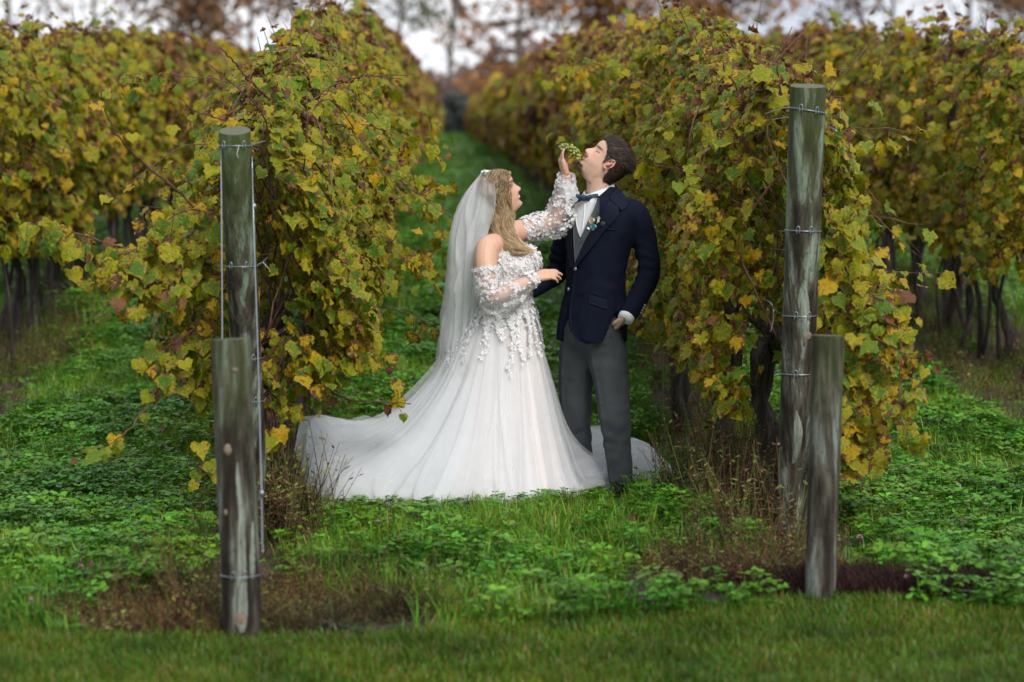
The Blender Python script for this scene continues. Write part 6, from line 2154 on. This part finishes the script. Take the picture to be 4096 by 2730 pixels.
# the darker mass under the locks, so no gaps show
i = np.linspace(0.02, 0.86, 26) * 39
rowsV = []
for v in i:
    l = [np.interp(v, np.arange(40), HL[:, k]) for k in range(2)]; r = [np.interp(v, np.arange(40), HR[:, k]) for k in range(2)]
    d = np.interp(v, np.arange(40), HD) * 0.78; yc = np.interp(v, np.arange(40), HY)
    for a in np.linspace(0, 2 * math.pi, 28, endpoint=False):
        u = 0.5 - 0.40 * math.cos(a)
        rowsV.append(P(l[0] * (1 - u) + r[0] * u, l[1] * (1 - u) + r[1] * u, yc - d * math.sin(a)))
m0 = MB(); m0.add(np.array(rowsV), grid_faces(26, 28, True) + [list(range(28))[::-1], list(range(25 * 28, 26 * 28))], DKH * 0.8)
m0.build('hair_mass', M_hair_b, hair, color=True)

# ------------------------------------------------------------------ veil: pleated net from the crown
VL = spline([(1925, 695), (1868, 770), (1826, 860), (1806, 960), (1800, 1060), (1788, 1180), (1772, 1300), (1756, 1420), (1738, 1540), (1716, 1640)], 50)
VR = spline([(1962, 700), (1976, 745), (1974, 810), (1962, 880), (1940, 960), (1915, 1060), (1905, 1180), (1892, 1300), (1872, 1420), (1850, 1540), (1830, 1640)], 50)
def veil_layer(seed, amp, ysh, kx, mt, hw):
    n, s = 50, 70
    V = []
    for i in range(n):
        t = i / (n - 1)
        D = np.interp(t, [0, 0.1, 0.3, 0.6, 1], [0.03, 0.085, 0.13, 0.16, 0.18]) * hw
        for j in range(s):
            w = j / (s - 1)
            a = math.pi * (-0.62 + 1.24 * w)           # wraps round the back of the head
            u = 0.5 - 0.5 * math.cos(a) * 1.0
            u = 1 - math.cos(a * 0.8) * 1.0 if False else (1 - math.cos(a)) / (1 - math.cos(0.62 * math.pi))
            q = VL[i] * (1 - u) + VR[i] * u
            g = amp * (0.15 + 0.85 * min(1, t * 2))
            nz = mnoise.noise(Vector((w * 6 + seed, t * 1.4, seed)))
            fold = (1.6 * (1 - abs(math.sin(w * 11 + 5 * nz + seed))) ** 2 - 0.5) * g + math.sin(w * 47 + 7 * nz) * g * 0.3
            p = P(q[0] + kx * t, q[1] + 40 * t * nz, BY + ysh + 0.10 * t * t - D * math.sin(a))
            out = np.array((-math.cos(a), -math.sin(a), 0))
            V.append(p + out * fold)
    V = np.array(V)
    for e in (0, s - 1):
        HEMS.append(V.reshape(n, s, 3)[:, e])
    HEMS.append(V.reshape(n, s, 3)[-1])
    return V, grid_faces(n, s)
HEMS = []
V, Fc = veil_layer(2.0, 0.022, 0.02, 0, M_veil, 1.0)
veil = obj('veil', V, Fc, M_veil, bride)
V, Fc = veil_layer(8.0, 0.026, 0.03, 10, M_veil, 0.82)
obj('veil_layer', V, Fc, M_veil, veil)
VL = spline([(1928, 690), (1890, 760), (1868, 850), (1850, 940), (1842, 1010)], 50)
VR = spline([(1966, 698), (1980, 745), (1979, 810), (1966, 880), (1936, 960), (1915, 1020)], 50)
V, Fc = veil_layer(14.0, 0.012, 0.01, 0, M_veil, 1.05)
obj('veil_layer', V, Fc, M_tulle, veil)
# gathered comb at the crown
mb = MB()
for k in range(60):
    a = rng.uniform(0, 6.28); r = rng.uniform(0.004, 0.020)
    c = P(1944, 694, BY - 0.01)
    q = c + np.array((r * math.cos(a) * 1.1, r * math.sin(a) * 1.6, rng.uniform(-0.012, 0.008)))
    fv, ff = flower_geo(rng.uniform(0.008, 0.015), 5, 0.4, 0.4)
    lay_on(mb, fv, ff, q, np.array((math.cos(a) * 0.6 - 0.3, math.sin(a) * 0.6, 1.0)), rng.uniform(0, 6.28))
o = mb.build('veil_comb', M_lace, veil); o['kind'] = 'stuff'
mb = MB()
for h in HEMS:
    mb.tube(h, 0.0012, 5)
mb.build('veil_hem', M_tulle2, veil)
# ------------------------------------------------------------------ the bunch of grapes she holds
M_grape = mat('green_grape', (0.30, 0.33, 0.07), 0.22, 0.5)
_oi = nd(M_grape, 'ShaderNodeObjectInfo')
lk(M_grape, ramp_node(M_grape, _oi.outputs['Random'], [(0.0, (0.17, 0.13, 0.04)), (0.4, (0.22, 0.25, 0.05)), (1.0, (0.33, 0.36, 0.08))]).outputs['Color'], bsdf(M_grape).inputs['Base Color'])
bsdf(M_grape).inputs['Subsurface Weight'].default_value = 0.3
bsdf(M_grape).inputs['Subsurface Radius'].default_value = (0.006, 0.006, 0.002)
g0, g1 = P(2250, 590, 12.64), P(2318, 640, 12.66)
bunch = empty('grape_bunch', tuple(g0), 'small bunch of green grapes held between her hand and his mouth', 'grapes')
bm = bmesh.new(); bmesh.ops.create_icosphere(bm, subdivisions=2, radius=1.0)
gme = bpy.data.meshes.new('grape'); bm.to_mesh(gme); bm.free()
gme.polygons.foreach_set('use_smooth', [True] * len(gme.polygons)); gme.materials.append(M_grape)
ax = spline([g0, P(2290, 605, 12.645), g1], 20)
placed = []
tries = 0
while len(placed) < 58 and tries < 4000:
    tries += 1
    f = rng.uniform(0, 1)
    c = ax[int(f * 19)]
    w = 0.024 * math.sin(math.pi * (0.18 + 0.72 * f)) + 0.004
    d = rng.normal(0, 1, 3); d /= np.linalg.norm(d)
    q = c + d * w * rng.uniform(0.6, 1.0)
    if all(np.linalg.norm(q - p) > 0.0125 for p in placed):
        placed.append(q)
for q in placed:
    o = bpy.data.objects.new('grape', gme); COL.objects.link(o); o.parent = bunch
    o.location = q - g0; r = rng.uniform(0.0078, 0.0092); o.scale = (r, r, r * rng.uniform(1.0, 1.12))
mb = MB().tube(np.vstack([[g0 + (-0.012, 0.0, 0.016)], ax]), 0.0022, 6)
for q in placed:
    mb.tube([ax[int(np.argmin(np.linalg.norm(ax - q, axis=1)))], q], 0.0009, 4)
mb.build('stalk', mat('grape_stalk', (0.16, 0.14, 0.05), 0.6), bunch)

# ------------------------------------------------------------------ clover flowers one can count
M_pink = mat('clover_pink', (0.42, 0.15, 0.30), 0.7)
_oi = nd(M_pink, 'ShaderNodeObjectInfo')
lk(M_pink, ramp_node(M_pink, _oi.outputs['Random'], [(0, (0.36, 0.12, 0.24)), (1, (0.56, 0.28, 0.42))]).outputs['Color'], bsdf(M_pink).inputs['Base Color'])
M_stem = mat('clover_stem', (0.07, 0.14, 0.035), 0.6)
mb = MB()
for k in range(70):
    d = rng.normal(0, 1, 3); d /= np.linalg.norm(d); d[2] = abs(d[2]) * 1.0 - 0.15
    s_ = np.cross(d, (0.3, 0.5, 0.8)); s_ /= np.linalg.norm(s_)
    mb.add([d * 0.004 - s_ * 0.0014, d * 0.004 + s_ * 0.0014, d * 0.0125 + s_ * 0.0008, d * 0.0135, d * 0.0125 - s_ * 0.0008], [[0, 1, 2, 3, 4]])
fl_me = mesh_from('flower_head', mb.verts(), mb.F); fl_me.materials.append(M_pink)
mb = MB().tube([(0, 0, -0.16), (0.006, 0.002, -0.09), (0, 0, 0)], [0.0013, 0.0012, 0.001], 5)
st_me = mesh_from('stem', mb.verts(), mb.F); st_me.materials.append(M_stem)
FL = [(150, 1965, 'beside the left photo edge, highest of that cluster'), (292, 2035, 'far left, right one of the upper pair'), (262, 2040, 'far left, left one of the upper pair'), (242, 2212, 'far left, middle cluster, topmost'), (160, 2228, 'far left, middle cluster, leftmost'), (365, 2255, 'far left, middle cluster, rightmost'), (322, 2270, 'far left, middle cluster, lowest'), (128, 2402, 'lowest one at far left'), (648, 1720, 'left of the short dark post, topmost there'), (662, 1785, 'left of the short dark post, under the topmost'),
      (1597, 2003, 'in front of the train, near the hem'), (1512, 2092, 'below the train, left of two'), (1558, 2080, 'below the train, right of two'),
      (3440, 2150, 'just right of the short grey post'), (3570, 2185, 'right of the short grey post, second one'), (3628, 2310, 'right of the dead grass, low down'), (3850, 1915, 'at far right, topmost'), (3834, 1943, 'at far right, just under the topmost'), (3852, 2090, 'at far right, middle'), (4035, 2243, 'near the right edge of the clover bank'), (4070, 2362, 'lowest one by the right edge')]
for px, py, lab in FL:
    yb = gpt(px, py + 95)
    p = P(px, py, yb[1])
    e = empty('clover_flower', tuple(p), 'pink clover flower %s' % lab, 'flower', 'pink clover flowers in the grass')
    h = add('flower_head', fl_me, None, e); k = rng.uniform(0.85, 1.25); h.scale = (k,) * 3; h.rotation_euler = (rng.normal(0, 0.3), rng.normal(0, 0.3), rng.uniform(0, 6))
    add('stem', st_me, None, e)

# ------------------------------------------------------------------ fallen leaves lying on the grass
n = 46
FX = np.concatenate([rng.uniform(-1.35, -0.45, 12), rng.uniform(0.95, 1.9, 16), rng.uniform(-0.4, 0.9, 6), rng.uniform(-2.6, -1.5, 6), rng.uniform(2.2, 3.2, 6)])
FY = np.concatenate([rng.uniform(9.6, 14.5, 12), rng.uniform(9.9, 15, 16), rng.uniform(9.4, 11.8, 6), rng.uniform(10.5, 15, 6), rng.uniform(10.5, 15, 6)])
for a_, b_ in ((0, 12), (12, 28), (28, 34), (34, 40), (40, 46)):      # nearest first within each strip
    FY[a_:b_] = np.sort(FY[a_:b_])
NTH = ['first', 'second', 'third', 'fourth', 'fifth', 'sixth', 'seventh', 'eighth', 'ninth', 'tenth', 'eleventh', 'twelfth', 'thirteenth', 'fourteenth', 'fifteenth', 'sixteenth']
for i, (x, y) in enumerate(zip(FX, FY)):
    me = LEAF[(12 + rng.integers(0, 4)) if rng.uniform() < 0.75 else (8 + rng.integers(0, 4))]
    o = add('fallen_leaf', me, None, None, (x, y, float(gz(x, y)) + 0.05))
    o.rotation_euler = (rng.normal(0, 0.4), rng.normal(0, 0.4), rng.uniform(0, 6.28))
    o.scale = (rng.uniform(0.06, 0.09),) * 3
    zone = ['in the strip under the left near row', 'in the strip under the right near row', 'on the grass between lawn and couple', 'in the alley at far left', 'in the alley at far right'][int(np.searchsorted((12, 28, 34, 40), i, side='right'))]
    lo = (0, 12, 28, 34, 40)[int(np.searchsorted((12, 28, 34, 40), i, side='right'))]
    tag(o, '%s withered vine leaf from the lawn, fallen %s' % (NTH[i - lo], zone), 'leaf', 'fallen vine leaves')

# leaves lying under the vines farther back
# prunings lying about
def stick(pix, label, r=0.005, lift=0.03, mt=None):
    pts = [gpt(a, b) + (0, 0, lift) for a, b in pix]
    p, rr = cane(np.array(pts), r, r * 0.5, 18, 0.012)
    tag(MB().tube(p, rr, 6).build('pruned_cane', mt or M_cane), label, 'cane')
stick([(1330, 1870), (1430, 1890), (1500, 1960), (1545, 2040), (1560, 2080)], 'dark arching cane lying against the left side of the train', 0.005, 0.06)
stick([(1060, 2140), (1180, 2190), (1290, 2230), (1420, 2310)], 'long dark pruned cane lying beside the left short post', 0.006, 0.04)
stick([(1080, 2170), (1200, 2215), (1330, 2250)], 'reddish pruned cane lying under the longer one by the left post', 0.004, 0.03)
stick([(1290, 2500), (1380, 2520), (1460, 2548)], 'grey stick lying on bare soil right of the left short post', 0.010, 0.012, M_trunk)
stick([(2640, 1950), (2680, 1910), (2720, 1890)], 'thin dark stalk standing beside the end of the train', 0.003, 0.03)
stick([(2700, 2360), (2780, 2385), (2900, 2400)], 'dark stick lying on the bare soil left of the short grey post', 0.008, 0.012, M_trunk)
stick([(3370, 2370), (3420, 2400), (3430, 2440)], 'pale bent stalk lying in the dead dark grass', 0.003, 0.05)
# one orange dandelion and the yellow weed
q = gpt(2288, 2160)
e = empty('dandelion', tuple(P(2288, 2140, q[1])), 'single small orange dandelion in the grass below the couple', 'flower')
h = add('flower_head', fl_me.copy(), None, e); h.data.materials.clear(); h.data.materials.append(mat('dandelion_orange', (0.75, 0.30, 0.02), 0.6)); h.scale = (0.8, 0.8, 0.5)
add('stem', st_me, None, e)
q = gpt(2640, 1420)
q = P(2640, 1400, 14.5); 
e = empty('yellow_weed', (q[0], 14.5, float(rise(14.5))), 'bright yellow leafy weed growing beside the right row behind the groom', 'weed')
mb, ms = MB(), MB()
for k in range(34):
    h = rng.uniform(0.45, 0.80); a = rng.uniform(0, 6.28)
    b_ = np.array((q[0], 14.5, h)) + rng.normal(0, 0.03, 3)
    d = np.array((math.cos(a), math.sin(a), rng.uniform(-0.2, 0.7))); s_ = np.array((-math.sin(a), math.cos(a), 0)); L_ = rng.uniform(0.07, 0.14)
    mb.add([b_, b_ + d * L_ * 0.5 + s_ * 0.014, b_ + d * L_, b_ + d * L_ * 0.5 - s_ * 0.014], [[0, 1, 2, 3]])
ms.tube([(q[0], 14.5, -0.02), (q[0] + 0.02, 14.5, 0.4), (q[0], 14.5, 0.78)], [0.006, 0.005, 0.002], 6)
mb.build('foliage', mat('yellow_weed_leaf', (0.45, 0.42, 0.05), 0.5), e)
ms.build('stem', M_stem, e)
